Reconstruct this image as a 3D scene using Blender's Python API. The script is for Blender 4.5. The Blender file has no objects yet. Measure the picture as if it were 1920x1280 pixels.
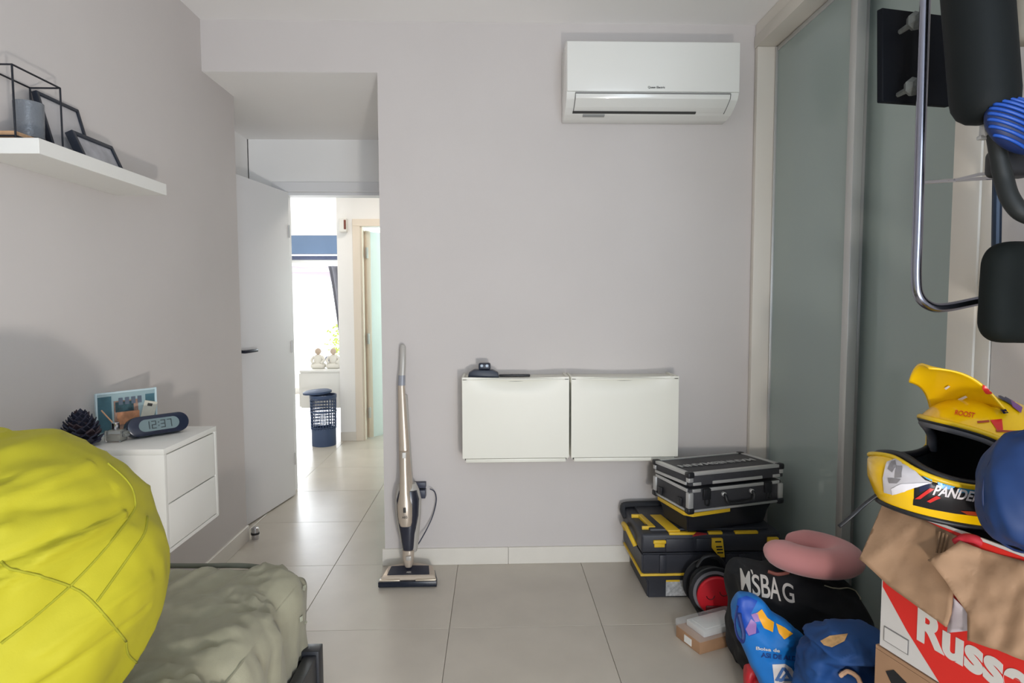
import bpy, bmesh, math, random
from mathutils import Vector, Matrix, noise, bvhtree
random.seed(7)
R = math.radians
sc = bpy.context.scene
COL = sc.collection

# ------------------------------------------------------------------ camera, world, lights, exposure
FPX, CX, CY, CAMH = 1150.0, 960.0, 640.0, 1.28      # solved from the vanishing points of the room
_d = Vector((925-CX, 568-CY, FPX)).normalized()
_v = Vector((60, 18220, FPX)); _v = (_v - _d*_v.dot(_d)).normalized()
_r = _v.cross(_d)                                    # room x axis seen in camera axes (x right, y down, z forward)
ORG = Vector((0, 0, CAMH))
cam = bpy.data.cameras.new('camera'); camo = bpy.data.objects.new('camera', cam); COL.objects.link(camo)
cam.sensor_width = 36; cam.lens = FPX/1920*36; cam.clip_start = 0.02
Rw = Matrix((_r, _d, -_v))                           # camera axes -> room axes
cxw = Rw @ Vector((1, 0, 0)); cyw = Rw @ Vector((0, -1, 0)); czw = Rw @ Vector((0, 0, -1))
camo.matrix_world = Matrix(((cxw.x, cyw.x, czw.x, 0), (cxw.y, cyw.y, czw.y, 0), (cxw.z, cyw.z, czw.z, CAMH), (0, 0, 0, 1)))
sc.camera = camo
sc.view_settings.view_transform = 'Standard'; sc.view_settings.look = 'None'
sc.view_settings.gamma = 1; sc.view_settings.use_curve_mapping = False
sc.view_settings.exposure = 0.02
try: sc.cycles.use_denoising = True
except Exception: pass
sc.cycles.max_bounces = 12; sc.cycles.diffuse_bounces = 6; sc.cycles.sample_clamp_indirect = 6

w = bpy.data.worlds.new('sky'); sc.world = w; w.use_nodes = True
w.node_tree.nodes['Background'].inputs[0].default_value = (0.93, 0.97, 1.0, 1)
w.node_tree.nodes['Background'].inputs[1].default_value = 2.6

def area(name, loc, size, power, color=(1, 1, 1), direction=(0, 1, 0), spread=180, portal=False):
    l = bpy.data.lights.new(name, 'AREA'); l.shape = 'RECTANGLE'; l.size, l.size_y = size
    l.energy = power; l.color = color; l.spread = R(spread)
    if portal: l.cycles.is_portal = True
    o = bpy.data.objects.new(name, l); COL.objects.link(o); o.location = loc
    o.rotation_euler = Vector(direction).to_track_quat('-Z', 'Y').to_euler()
    return o
# unseen low key lamp placed from the shadows; broad fill added behind the camera
area('low_key_lamp', (0.37, -0.20, 0.62), (0.11, 0.11), 15.0, (1.0, 0.925, 0.85), (-0.38, 1, 0.30), 140)
area('rear_fill', (0.55, -1.55, 1.20), (1.5, 1.9), 41, (0.64, 0.81, 1.0), (-0.45, 1, 0.15))
# daylight of the balcony door at the far end of the living room, and of the bathroom window
area('balcony_door_daylight', (-2.65, 8.72, 1.05), (1.25, 1.9), 80, (0.88, 0.94, 1.0), (0.12, -1, -0.05))
area('bathroom_window_daylight', (-0.2, 7.4, 1.5), (0.9, 1.2), 42, (0.93, 1.0, 0.995), (-0.3, -1, -0.1))
area('hall_ceiling_lamp', (-0.9, 4.95, 2.45), (0.3, 0.3), 7, (1.0, 0.90, 0.80), (0, 0, -1))

# ------------------------------------------------------------------ helpers
def at(px, py, x=None, y=None, z=None):
    q = Rw @ Vector((px-CX, py-CY, FPX))
    t = (x-ORG.x)/q.x if x is not None else (y-ORG.y)/q.y if y is not None else (z-ORG.z)/q.z
    return ORG + q*t
def ray(px, py): return (Rw @ Vector((px-CX, py-CY, FPX))).normalized()

def lin(c):
    return tuple(((v/255)/12.92 if v/255 <= 0.04045 else ((v/255+0.055)/1.055)**2.4) for v in c) + (1,)
MATS = {}
def M(name, rgb, rough=0.5, metal=0.0, var=0.0, scale=8.0, bump=0.0, bscale=60.0, spec=0.5, trans=0.0, alpha=1.0, emit=0.0, coat=0.0, stretch=None, sheen=0.0, island=0.0, wrinkle=0.0, wscale=9.0):
    if name in MATS: return MATS[name]
    m = bpy.data.materials.new(name); m.use_nodes = True; MATS[name] = m
    nt = m.node_tree; b = nt.nodes['Principled BSDF']; c = lin(rgb)
    b.inputs['Base Color'].default_value = c; b.inputs['Roughness'].default_value = rough
    b.inputs['Metallic'].default_value = metal; b.inputs['Specular IOR Level'].default_value = spec
    b.inputs['Transmission Weight'].default_value = trans; b.inputs['Alpha'].default_value = alpha
    b.inputs['Coat Weight'].default_value = coat; b.inputs['Sheen Weight'].default_value = sheen
    if emit:
        b.inputs['Emission Color'].default_value = c; b.inputs['Emission Strength'].default_value = emit
    tc = nt.nodes.new('ShaderNodeTexCoord')
    def nz(s, det=4):
        n = nt.nodes.new('ShaderNodeTexNoise'); n.inputs['Scale'].default_value = s; n.inputs['Detail'].default_value = det
        if stretch:
            mp = nt.nodes.new('ShaderNodeMapping'); mp.inputs['Scale'].default_value = stretch
            nt.links.new(tc.outputs['Object'], mp.inputs[0]); nt.links.new(mp.outputs[0], n.inputs[0])
        else: nt.links.new(tc.outputs['Object'], n.inputs[0])
        return n
    if var or island:
        hs = nt.nodes.new('ShaderNodeHueSaturation'); hs.inputs['Color'].default_value = c
        src = None
        if var:
            n = nz(scale); mr = nt.nodes.new('ShaderNodeMapRange')
            mr.inputs['From Min'].default_value = 0.3; mr.inputs['From Max'].default_value = 0.7
            mr.inputs['To Min'].default_value = 1-var; mr.inputs['To Max'].default_value = 1+var
            nt.links.new(n.outputs[0], mr.inputs[0]); src = mr.outputs[0]
        if island:
            oi = nt.nodes.new('ShaderNodeObjectInfo'); m2 = nt.nodes.new('ShaderNodeMapRange')
            m2.inputs['To Min'].default_value = 1-island; m2.inputs['To Max'].default_value = 1+island
            nt.links.new(oi.outputs['Random'], m2.inputs[0])
            if src:
                mu = nt.nodes.new('ShaderNodeMath'); mu.operation = 'MULTIPLY'
                nt.links.new(src, mu.inputs[0]); nt.links.new(m2.outputs[0], mu.inputs[1]); src = mu.outputs[0]
            else: src = m2.outputs[0]
        nt.links.new(src, hs.inputs['Value']); nt.links.new(hs.outputs[0], b.inputs['Base Color'])
    if bump:
        n = nz(bscale, 3); bp = nt.nodes.new('ShaderNodeBump'); bp.inputs['Strength'].default_value = bump; bp.inputs['Distance'].default_value = 0.004
        nt.links.new(n.outputs[0], bp.inputs['Height']); nt.links.new(bp.outputs[0], b.inputs['Normal'])
    if wrinkle:                                      # soft creases of cloth as relief
        n = nz(wscale, 2); n.noise_type = 'RIDGED_MULTIFRACTAL' if hasattr(n, 'noise_type') else n.noise_type
        n.inputs['Distortion'].default_value = 0.8
        bp2 = nt.nodes.new('ShaderNodeBump'); bp2.inputs['Strength'].default_value = wrinkle; bp2.inputs['Distance'].default_value = 0.012
        nt.links.new(n.outputs[0], bp2.inputs['Height'])
        if bump: nt.links.new(bp.outputs[0], bp2.inputs['Normal'])
        nt.links.new(bp2.outputs[0], b.inputs['Normal'])
    return m

MW = {}                                              # world matrices of everything made here
def thing(name, label, cat, loc=(0, 0, 0), rz=0, group=None, ry=0):
    o = bpy.data.objects.new(name, None); o.empty_display_size = 0.05; COL.objects.link(o)
    o.location = loc; o.rotation_euler = (0, ry, rz); o['label'] = label; o['category'] = cat
    if group: o['group'] = group
    MW[o] = Matrix.Translation(loc) @ Matrix.Rotation(rz, 4, 'Z') @ Matrix.Rotation(ry, 4, 'Y')
    return o
def O(name, bm, mat, parent=None, smooth=True, angle=35, world=False, label=None, cat=None, group=None, kind=None, solid=0.0, sub=0):
    """link a bmesh as ONE mesh object; world=True: the bmesh is in room coordinates"""
    if isinstance(bm, bpy.types.Mesh): me = bm
    else:
        if world and parent: bm.transform(MW[parent].inverted())
        bm.normal_update()
        me = bpy.data.meshes.new(name); bm.to_mesh(me); bm.free()
    if not me.materials: me.materials.append(mat)
    if smooth:
        me.polygons.foreach_set('use_smooth', [True]*len(me.polygons))
        if angle < 180: me.set_sharp_from_angle(angle=R(angle))
    o = bpy.data.objects.new(name, me); COL.objects.link(o)
    if parent: o.parent = parent
    MW[o] = MW[parent].copy() if parent else Matrix()
    for k, v in (('label', label), ('category', cat), ('group', group), ('kind', kind)):
        if v: o[k] = v
    if solid:
        s = o.modifiers.new('thickness', 'SOLIDIFY'); s.thickness = solid; s.offset = 0
    if sub:
        s = o.modifiers.new('smoothing', 'SUBSURF'); s.levels = s.render_levels = sub
    return o
def BM(): return bmesh.new()
def box(bm, x0, x1, y0, y1, z0, z1, bev=0.0, seg=2, mat=None):
    b = bmesh.new(); bmesh.ops.create_cube(b, size=1)
    bmesh.ops.scale(b, vec=(abs(x1-x0), abs(y1-y0), abs(z1-z0)), verts=b.verts)
    bmesh.ops.translate(b, vec=((x0+x1)/2, (y0+y1)/2, (z0+z1)/2), verts=b.verts)
    if bev: bmesh.ops.bevel(b, geom=b.edges[:], offset=bev, segments=seg, profile=0.5, affect='EDGES')
    if mat is not None: b.transform(mat)
    join(bm, b)
def join(bm, b):
    me = bpy.data.meshes.new('tmp'); b.to_mesh(me); b.free(); bm.from_mesh(me); bpy.data.meshes.remove(me)
def tube(bm, pts, r, n=10, closed=False, caps=True, flat=1.0):
    pts = [Vector(p) for p in pts]; N = len(pts); rings = []
    rs = r if isinstance(r, (list, tuple)) else [r]*N
    up = None
    for i, p in enumerate(pts):
        a = pts[(i-1) % N] if (closed or i > 0) else p; b = pts[(i+1) % N] if (closed or i < N-1) else p
        t = (b-a).normalized()
        if up is None:
            up = t.orthogonal().normalized()
        up = (up - t*up.dot(t)).normalized(); side = t.cross(up)
        rings.append([bm.verts.new(p + (up*math.cos(2*math.pi*k/n) + side*flat*math.sin(2*math.pi*k/n))*rs[i]) for k in range(n)])
    for i in range(N if closed else N-1):
        A, B = rings[i], rings[(i+1) % N]
        for k in range(n): bm.faces.new((A[k], A[(k+1) % n], B[(k+1) % n], B[k]))
    if caps and not closed: bm.faces.new(rings[0][::-1]); bm.faces.new(rings[-1])
def smoothpath(pts, n=8, closed=False):
    P = [Vector(p) for p in pts]; out = []; N = len(P)
    rng = range(N if closed else N-1)
    for i in rng:
        p0 = P[(i-1) % N] if (closed or i) else P[0]; p1 = P[i]; p2 = P[(i+1) % N]; p3 = P[(i+2) % N] if (closed or i+2 < N) else P[-1]
        for k in range(n):
            t = k/n
            out.append(0.5*((2*p1)+(-p0+p2)*t+(2*p0-5*p1+4*p2-p3)*t*t+(-p0+3*p1-3*p2+p3)*t**3))
    if not closed: out.append(P[-1])
    return out
def lathe(bm, prof, n=24, mat=None, cap=True):
    rings = [[bm.verts.new((r*math.cos(2*math.pi*k/n), r*math.sin(2*math.pi*k/n), z)) for k in range(n)] for r, z in prof]
    vs = [v for q in rings for v in q]
    for A, B in zip(rings, rings[1:]):
        for k in range(n): bm.faces.new((A[k], A[(k+1) % n], B[(k+1) % n], B[k]))
    if cap: bm.faces.new(rings[0][::-1]); bm.faces.new(rings[-1])
    if mat is not None: bmesh.ops.transform(bm, matrix=mat, verts=vs)
def prism(bm, poly, h0, h1, mat=None, bev=0.0):
    """extrude a 2-D outline (x, y) from z=h0 to z=h1"""
    b = bmesh.new()
    A = [b.verts.new((x, y, h0)) for x, y in poly]; B = [b.verts.new((x, y, h1)) for x, y in poly]; n = len(poly)
    b.faces.new(A[::-1]); b.faces.new(B)
    for k in range(n): b.faces.new((A[k], A[(k+1) % n], B[(k+1) % n], B[k]))
    bmesh.ops.recalc_face_normals(b, faces=b.faces[:])
    if bev: bmesh.ops.bevel(b, geom=b.edges[:], offset=bev, segments=2, profile=0.5, affect='EDGES')
    if mat is not None: b.transform(mat)
    join(bm, b)
def rbox(bm, c, s, r, n=16, disp=None, mat=None):
    """soft rounded box: centre c, half sizes s, corner radius r"""
    b = bmesh.new()
    bmesh.ops.create_grid(b, x_segments=n, y_segments=n, size=1)
    base = [(v.co.x, v.co.y) for v in b.verts]; b.free()
    b = bmesh.new()
    for ax in range(3):
        for sg in (-1, 1):
            g = {}
            for i in range(n+1):
                for j in range(n+1):
                    u, v = -1+2*i/n, -1+2*j/n
                    p = [0, 0, 0]; p[ax] = sg; p[(ax+1) % 3] = u; p[(ax+2) % 3] = v*sg
                    g[i, j] = b.verts.new(p)
            for i in range(n):
                for j in range(n): b.faces.new((g[i, j], g[i+1, j], g[i+1, j+1], g[i, j+1]))
    bmesh.ops.remove_doubles(b, verts=b.verts[:], dist=1e-5)
    rr = (r, r, r) if not isinstance(r, (tuple, list)) else r
    for v in b.verts:
        p = v.co; q = [0, 0, 0]; dv = [0, 0, 0]
        for k in range(3):
            inner = max(s[k]-rr[k], 0); x = p[k]*s[k]
            q[k] = max(-inner, min(inner, x)); dv[k] = (x-q[k])/max(rr[k], 1e-6)
        L = math.sqrt(sum(t*t for t in dv)) or 1
        m = max(abs(t) for t in dv) or 1
        v.co = Vector([c[k]+q[k]+dv[k]/L*m*rr[k] for k in range(3)])
    if disp:
        b.normal_update()
        for v in b.verts: v.co += v.normal*disp(v.co)
    if mat is not None: b.transform(mat)
    join(bm, b)
def textmesh(body, size, align='CENTER', extrude=0.0, bold=0.0):
    cu = bpy.data.curves.new('lettering', 'FONT'); cu.body = body; cu.size = size; cu.align_x = align; cu.align_y = 'CENTER'
    cu.extrude = extrude; cu.offset = bold
    o = bpy.data.objects.new('lettering', cu); COL.objects.link(o)
    dg = bpy.context.evaluated_depsgraph_get(); dg.update()
    me = bpy.data.meshes.new_from_object(o.evaluated_get(dg)); COL.objects.unlink(o); bpy.data.objects.remove(o); bpy.data.curves.remove(cu)
    b = bmesh.new(); b.from_mesh(me); bpy.data.meshes.remove(me); return b
def text(name, body, size, mat, parent, matrix, extrude=0.0004, bold=0.0, world=False):
    b = textmesh(body, size, extrude=extrude, bold=bold); b.transform(matrix)
    return O(name, b, mat, parent, smooth=False, world=world)
def frame(o, x, y):
    """matrix with origin o and in-plane axes x, y"""
    x = Vector(x).normalized(); y = Vector(y); y = (y-x*y.dot(x)).normalized(); z = x.cross(y)
    return Matrix(((x.x, y.x, z.x, o[0]), (x.y, y.y, z.y, o[1]), (x.z, y.z, z.z, o[2]), (0, 0, 0, 1)))
def bvh(objs):
    """surface of finished objects in room coordinates"""
    b = bmesh.new(); dg = bpy.context.evaluated_depsgraph_get(); dg.update()
    for o in objs:
        me = bpy.data.meshes.new_from_object(o.evaluated_get(dg)); me.transform(MW[o]); b.from_mesh(me); bpy.data.meshes.remove(me)
    t = bvhtree.BVHTree.FromBMesh(b); b.free(); return t
def hit(tree, px, py, off=0.002):
    d = ray(px, py); loc, nor, _, _ = tree.ray_cast(ORG, d)
    if loc is None:
        loc, nor, _, _ = tree.find_nearest(ORG+d*1.5) if False else (None, None, None, None)
        return None
    if nor.dot(d) > 0: nor = -nor
    return loc+nor*off
def printed(name, polys, tree, mat, parent, off=0.0015, cuts=3, label=None, thick=0.0):
    """a patch of print or fabric that lies on a surface: outline given where the photograph shows it, laid on the real surface"""
    b = bmesh.new()
    for poly in polys:
        q = bmesh.new(); vs = [q.verts.new((x, y, 0)) for x, y in poly]; f = q.faces.new(vs)
        bmesh.ops.triangulate(q, faces=[f])
        if cuts:
            for _ in range(cuts): bmesh.ops.subdivide_edges(q, edges=[e for e in q.edges if e.calc_length() > 6], cuts=1, use_grid_fill=True)
            bmesh.ops.triangulate(q, faces=q.faces[:])
        dead = []
        for v in q.verts:
            h = hit(tree, v.co.x, v.co.y, off)
            if h is None: dead.append(v)
            else: v.co = h
        bmesh.ops.delete(q, geom=dead, context='VERTS')
        join(b, q)
    return O(name, b, mat, parent, world=True, label=label, solid=thick, angle=180)
def printtext(name, body, tree, mat, parent, p0, p1, height, off=0.002, bold=0.0, curve=0.0, shear=0.0, label=None):
    """lettering laid along p0..p1 on a surface"""
    q = textmesh(body, 1.0, align='CENTER', bold=bold)
    bmesh.ops.triangulate(q, faces=q.faces[:])
    for _ in range(2): bmesh.ops.subdivide_edges(q, edges=[e for e in q.edges if e.calc_length() > 0.25], cuts=1)
    xs = [v.co.x for v in q.verts]; ys = [v.co.y for v in q.verts]; x0, x1, y0, y1 = min(xs), max(xs), min(ys), max(ys)
    dx, dy = p1[0]-p0[0], p1[1]-p0[1]; dead = []
    for v in q.verts:
        u = (v.co.x-x0)/(x1-x0); t = (v.co.y-y0)/(y1-y0)
        X = p0[0]+dx*u+shear*t; Y = p0[1]+dy*u-curve*4*u*(1-u)-height*t
        h = hit(tree, X, Y, off)
        if h is None: dead.append(v)
        else: v.co = h
    bmesh.ops.delete(q, geom=dead, context='VERTS')
    return O(name, q, mat, parent, world=True, smooth=False, label=label)
def fbm(p, s, o=3): return noise.fractal(Vector(p)*s, 1.0, 2.0, o)

# ------------------------------------------------------------------ materials
m_wall = M('greige wall paint', (207, 201, 198), 0.85, var=0.015, scale=3, bump=0.06, bscale=300)
m_wwhite = M('white wall paint', (246, 245, 243), 0.85, var=0.01, scale=3, bump=0.05, bscale=300)
m_ceil = M('ceiling paint', (247, 245, 243), 0.9, var=0.01, scale=2)
m_tile = M('floor tile', (195, 187, 175), 0.28, var=0.05, scale=5, bump=0.02, bscale=120, island=0.035)
m_grout = M('grout', (168, 160, 150), 0.9)
m_bb = M('skirting tile', (226, 221, 211), 0.4, var=0.03)
m_white = M('white lacquer', (232, 231, 226), 0.35)
m_cream = M('cream white plastic', (233, 231, 219), 0.4)
m_door = M('white door lacquer', (232, 232, 233), 0.6, spec=0.3)
m_ac = M('white gloss plastic', (235, 235, 230), 0.22, coat=0.3)
m_dark = M('dark slot', (60, 60, 58), 0.6)
m_black = M('black plastic', (26, 27, 31), 0.45)
m_blackm = M('black metal', (30, 32, 40), 0.4, metal=0.4)
m_chrome = M('chrome', (205, 205, 210), 0.14, metal=1.0)
m_alu = M('aluminium', (196, 196, 194), 0.38, metal=0.55)
m_frame = M('wardrobe frame', (220, 214, 204), 0.45)
m_glassg = M('grey green lacquered glass', (156, 169, 165), 0.12, spec=0.45)
m_navy = M('blue grey plastic', (58, 76, 108), 0.5)

# ------------------------------------------------------------------ setting
D = 2.952; CZ = 2.588; XL = -1.343; XR = 1.25; OP = -0.536; SOF = 2.356
def struct(name, bm, mat, label=None, parent=None, smooth=False):
    return O(name, bm, mat, parent, smooth=smooth, kind='structure', label=label)

b = BM(); box(b, -4.6, 2.4, -1.8, 9.2, -0.1, -0.006)
floor = struct('floor', b, m_grout, 'floor of large square beige tiles with thin grout lines')
TS = 0.605; tb = BM(); box(tb, -TS/2+0.0010, TS/2-0.0010, -TS/2+0.0010, TS/2-0.0010, -0.008, 0, bev=0.0008, seg=1)
tme = None
for i in range(-7, 4):
    for j in range(-4, 11):
        cx, cy = -0.18+TS*(i+0.5), 2.957+TS*(j+0.5)
        if cy > 8.75 or cx < -3.9: continue
        if cx > 1.6: continue
        if cy > 4.2 and cx > -0.1: continue
        if cy < 4.0 and cx < -1.9: continue
        if cy > 3.0 and cy < 4.0 and cx > -0.4: continue
        if cy < 1.0: continue
        if tme is None: t = O('tile', tb, m_tile, floor, smooth=False); tme = t.data
        else:
            t = bpy.data.objects.new('tile', tme); COL.objects.link(t); t.parent = floor
        t.location = (cx, cy, 0)

# wall facing the camera: solid to the right of the passage, lintel above the passage
b = BM(); box(b, OP, 1.75, D, 4.14, 0, CZ); box(b, -1.62, OP, D, D+0.10, SOF, CZ)
struct('wall_back', b, m_wall, 'pale greige wall with the passage opening on its left')
b = BM(); box(b, -1.62, OP, D+0.002, 4.14, SOF-0.001, SOF+0.2)
struct('ceiling_passage', b, m_ceil, 'lower white ceiling of the passage')
b = BM(); box(b, -1.605, XL, -1.75, 3.30, 0, CZ)
struct('wall_left', b, m_wall, 'pale grey side wall behind the shelf and nightstand')
b = BM(); box(b, -1.72, -1.605, -1.75, 4.14, 0, CZ)
struct('wall_passage_left', b, m_wwhite, 'white side wall of the passage behind the open door')
b = BM()
DX0, DX1, DZ = -1.385, -0.66, 2.012
box(b, -1.72, DX0, 4.14, 4.24, 0, SOF); box(b, DX1, OP+0.02, 4.14, 4.24, 0, SOF); box(b, DX0, DX1, 4.14, 4.24, DZ, SOF+0.2)
box(b, -1.72, OP+.02, 4.14, 4.24, SOF, 2.6)
struct('wall_passage', b, m_wwhite, 'white wall above the passage doorway')
b = BM()
box(b, DX0-0.06, DX0, 4.118, 4.14, 0, DZ+0.0, bev=0.003); box(b, DX1, DX1+0.06, 4.118, 4.14, 0, DZ, bev=0.003)
box(b, DX0-0.06, DX1+0.06, 4.116, 4.14, DZ, DZ+0.065, bev=0.003)
box(b, DX0-.0, DX0+0.018, 4.14, 4.24, 0, DZ); box(b, DX1-0.018, DX1, 4.14, 4.24, 0, DZ); box(b, DX0, DX1, 4.14, 4.24, DZ-0.018, DZ)
struct('trim_1', b, m_door, 'white door casing around the passage doorway')
b = BM(); box(b, -1.75, 1.9, -1.75, 4.3, CZ, CZ+0.1)
struct('ceiling', b, m_ceil, 'plain white ceiling of the bedroom')
b = BM(); box(b, -4.6, 2.4, 4.24, 9.0, 2.524, 2.62)
struct('ceiling_hall', b, m_ceil, 'bright white ceiling of the living room beyond')
# right wall with the wardrobe niche in it
b = BM(); box(b, XR, 1.9, -1.75, 1.50, 0, CZ); box(b, 1.72, 1.9, 1.50, D, 0, CZ)
box(b, XR, 1.75, 1.50, D, 2.53, CZ)
struct('wall_right', b, m_wall, 'greige side wall on the right with a built-in wardrobe')
# rear wall behind the camera, window opening and frame added for the fill
b = BM(); box(b, -1.72, -0.25, -1.75, -1.65, 0, CZ); box(b, 1.35, 1.9, -1.75, -1.65, 0, CZ); box(b, -0.25, 1.35, -1.75, -1.65, 2.45, CZ); box(b, -0.25, 1.35, -1.75, -1.65, 0, 0.12)
struct('wall_rear', b, m_wall, 'greige wall behind the camera with an added window opening')
b = BM()
for x0, x1 in ((-0.25, -0.19), (0.52, 0.58), (1.29, 1.35)): box(b, x0, x1, -1.73, -1.67, 0.12, 2.45)
box(b, -0.25, 1.35, -1.73, -1.67, 0.12, 0.17); box(b, -0.25, 1.35, -1.73, -1.67, 2.39, 2.45)
struct('added_rear_window', b, m_white, 'unseen white window frame added behind the camera for the fill')
# skirting
def skirt(name, x0, x1, y0, y1, label): 
    b = BM(); box(b, x0, x1, y0, y1, 0, 0.083, bev=0.0015, seg=1); return struct(name, b, m_bb, label)
for a_, c_ in (((OP-0.012, 0.066), (0.068, 0.67), (0.672, XR))):
    skirt('baseboard_back', a_, c_, D-0.012, D, 'beige tile skirting along the wall facing the camera')
skirt('baseboard_left', XL, XL+0.012, 1.9, 3.30, 'beige tile skirting along the left wall')
skirt('baseboard_hall', -1.43, -1.275, 5.70, 5.712, 'grey tile skirting on the hall wall')
skirt('baseboard_right', XR-0.012, XR, 0.2, 1.5, 'beige tile skirting along the right wall')

# hall and living room
b = BM(); box(b, -1.43, -1.215, 5.712, 8.8, 0, 2.524); box(b, -1.215, 0.3, 5.712, 5.80, 1.985, 2.524); box(b, -0.50, 1.4, 5.712, 5.80, 0, 2.524)
struct('wall_hall', b, m_wwhite, 'white hall wall with the bathroom doorway')
b = BM(); box(b, 0.30, 0.4, 5.8, 7.6, 0, 2.524); box(b, -1.215, 0.4, 7.6, 7.7, 0, 2.524)
struct('wall_bathroom', b, M('bathroom tile green', (222, 236, 232), 0.3), 'pale green wall of the bathroom')
b = BM(); box(b, 1.3, 1.4, 4.24, 5.8, 0, 2.524)
struct('wall_hall_right', b, m_wwhite, 'white end wall of the hall')
b = BM(); box(b, -4.1, -4.0, 4.24, 8.9, 0, 2.524); box(b, -4.1, -1.6, 4.14, 4.24, 0, 2.524)
struct('wall_living_left', b, m_wwhite, 'white side wall of the living room')
b = BM(); box(b, -4.1, -3.35, 8.8, 8.95, 0, 2.524); box(b, -1.98, -1.4, 8.8, 8.95, 0, 2.524); box(b, -3.35, -1.98, 8.8, 8.95, 2.24, 2.524)
struct('wall_living_back', b, m_wwhite, 'white end wall above the balcony door')
b = BM()
for x0, x1 in ((-3.35, -3.29), (-2.04, -1.98)): box(b, x0, x1, 8.86, 8.92, 0, 1.95)
box(b, -3.35, -1.98, 8.86, 8.92, 0, 0.07); box(b, -3.35, -1.98, 8.86, 8.92, 1.86, 1.95)
w1 = struct('window_1', b, m_white, 'sliding balcony door flooded with daylight at the far end')
b = BM(); box(b, -3.35, -1.98, 8.80, 8.95, 1.985, 2.24, bev=0.004)
O('shutter_box', b, M('blue grey shutter box', (100, 122, 152), 0.5), w1, label='blue-grey shutter box above the balcony door')
b = BM(); box(b, -3.35, -1.98, 8.80, 8.86, 1.90, 1.955, bev=0.003)
O('shutter_rail', b, M('dark shutter rail', (70, 78, 104), 0.5), w1, label='dark shutter rail')
b = BM()
for x0, x1 in ((-3.29, -2.665), (-2.664, -2.04)): box(b, x0, x1, 8.885, 8.893, 0.07, 1.86)
m_pane = M('clear pane', (255, 255, 255), 0.02, trans=1.0, spec=0.3)
nt = m_pane.node_tree; tr = nt.nodes.new('ShaderNodeBsdfTransparent'); mx = nt.nodes.new('ShaderNodeMixShader'); mx.inputs[0].default_value = 0.06
gl = nt.nodes.new('ShaderNodeBsdfGlossy'); gl.inputs['Roughness'].default_value = 0.03
nt.links.new(tr.outputs[0], mx.inputs[1]); nt.links.new(gl.outputs[0], mx.inputs[2]); nt.links.new(mx.outputs[0], nt.nodes['Material Output'].inputs[0])
O('pane', b, m_pane, w1, smooth=False)
# terrace outside
b = BM(); box(b, -6, 1, 9.2, 12, -0.12, -0.02)
struct('floor_terrace', b, M('terrace tile', (236, 232, 226), 0.7), 'pale sunlit terrace outside the balcony door')

# ------------------------------------------------------------------ doors
hp = Vector((-1.328, 4.075, 0)); fp = Vector((-1.442, 3.385, 0))
dv = (fp-hp); L = dv.length; ang = math.atan2(dv.y, dv.x)
d1 = thing('door_1', 'white flush bedroom door standing open beside the passage', 'door', hp, ang)
b = BM(); box(b, 0, L, -0.036, 0.0, 0.008, DZ-0.012, bev=0.002); d1l = O('door_leaf', b, m_door, d1)
b = BM(); xh = L-0.075
hd = M('black handle metal', (48, 52, 66), 0.35, metal=0.5)
# camera side of the leaf is the +y side in its own axes (local +y turns to room +x)
b = BM(); box(b, xh-0.028, xh+0.028, 0.0, 0.008, 0.985, 1.041, bev=0.002)
tube(b, [(xh, 0.006, 1.013), (xh, 0.045, 1.013)], 0.009, 10); box(b, xh-0.125, xh+0.010, 0.036, 0.054, 1.004, 1.022, bev=0.004)
box(b, xh-0.028, xh+0.028, -0.044, -0.036, 0.985, 1.041, bev=0.002)
O('handle', b, hd, d1, label='black lever handle')
for z in (0.25, 1.0, 1.75):
    b = BM(); tube(b, [(0.0, -0.002, z-0.04), (0.0, -0.002, z+0.04)], 0.007, 8); O('hinge', b, m_alu, d1)
for o in (d1,): o['kind'] = 'structure'

hb = Vector((-1.195, 5.80, 0)); fb = Vector((-0.80, 6.32, 0)); dv = fb-hb; L2 = dv.length
d2 = thing('door_2', 'pale green frosted glass bathroom door standing ajar at the end of the hall', 'door', hb, math.atan2(dv.y, dv.x)); d2['kind'] = 'structure'
m_frost = M('frosted green glass', (240, 250, 248), 0.5, trans=0.45, spec=0.4)
b = BM(); box(b, 0.05, L2, -0.02, 0.02, 0.01, 1.95, bev=0.002); O('door_leaf', b, m_frost, d2)
b = BM(); box(b, 0.0, 0.05, -0.022, 0.022, 0.01, 1.955, bev=0.002); O('stile', b, M('pale wood lacquer', (222, 208, 190), 0.4), d2, label='pale wooden edge stile')
for z in (0.25, 0.95, 1.75):
    b = BM(); box(b, -0.012, 0.012, -0.034, -0.016, z-0.05, z+0.05, bev=0.002); O('hinge', b, m_alu, d2, label='steel hinge')
b = BM(); box(b, 0.40, 0.52, -0.06, -0.04, 0.98, 1.0, bev=0.004); tube(b, [(0.5, -0.02, 0.99), (0.5, -0.05, 0.99)], 0.008, 8); O('handle', b, m_alu, d2)
b = BM()
box(b, -1.285, -1.215, 5.695, 5.712, 0, 1.985, bev=0.003); box(b, -1.285, -0.43, 5.695, 5.712, 1.985, 2.05, bev=0.003); box(b, -0.5, -0.43, 5.695, 5.712, 0, 1.985, bev=0.003)
box(b, -1.215, -1.2, 5.712, 5.80, 0, 1.985)
struct('trim_2', b, M('bathroom casing', (236, 224, 208), 0.45), 'cream door casing of the bathroom doorway')

# ------------------------------------------------------------------ things beyond the doorway
s = thing('motion_sensor', 'small white alarm motion sensor high on the hall wall', 'sensor', (-1.36, 5.712, 1.99))
b = BM(); box(b, -0.035, 0.035, -0.07, 0, -0.065, 0.065, bev=0.012, seg=3); O('housing', b, m_white, s)
b = BM(); box(b, 0.012, 0.032, -0.074, -0.066, -0.04, 0.045, bev=0.004); O('lens', b, M('amber lens', (120, 62, 48), 0.3), s, label='dark reddish lens')

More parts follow.
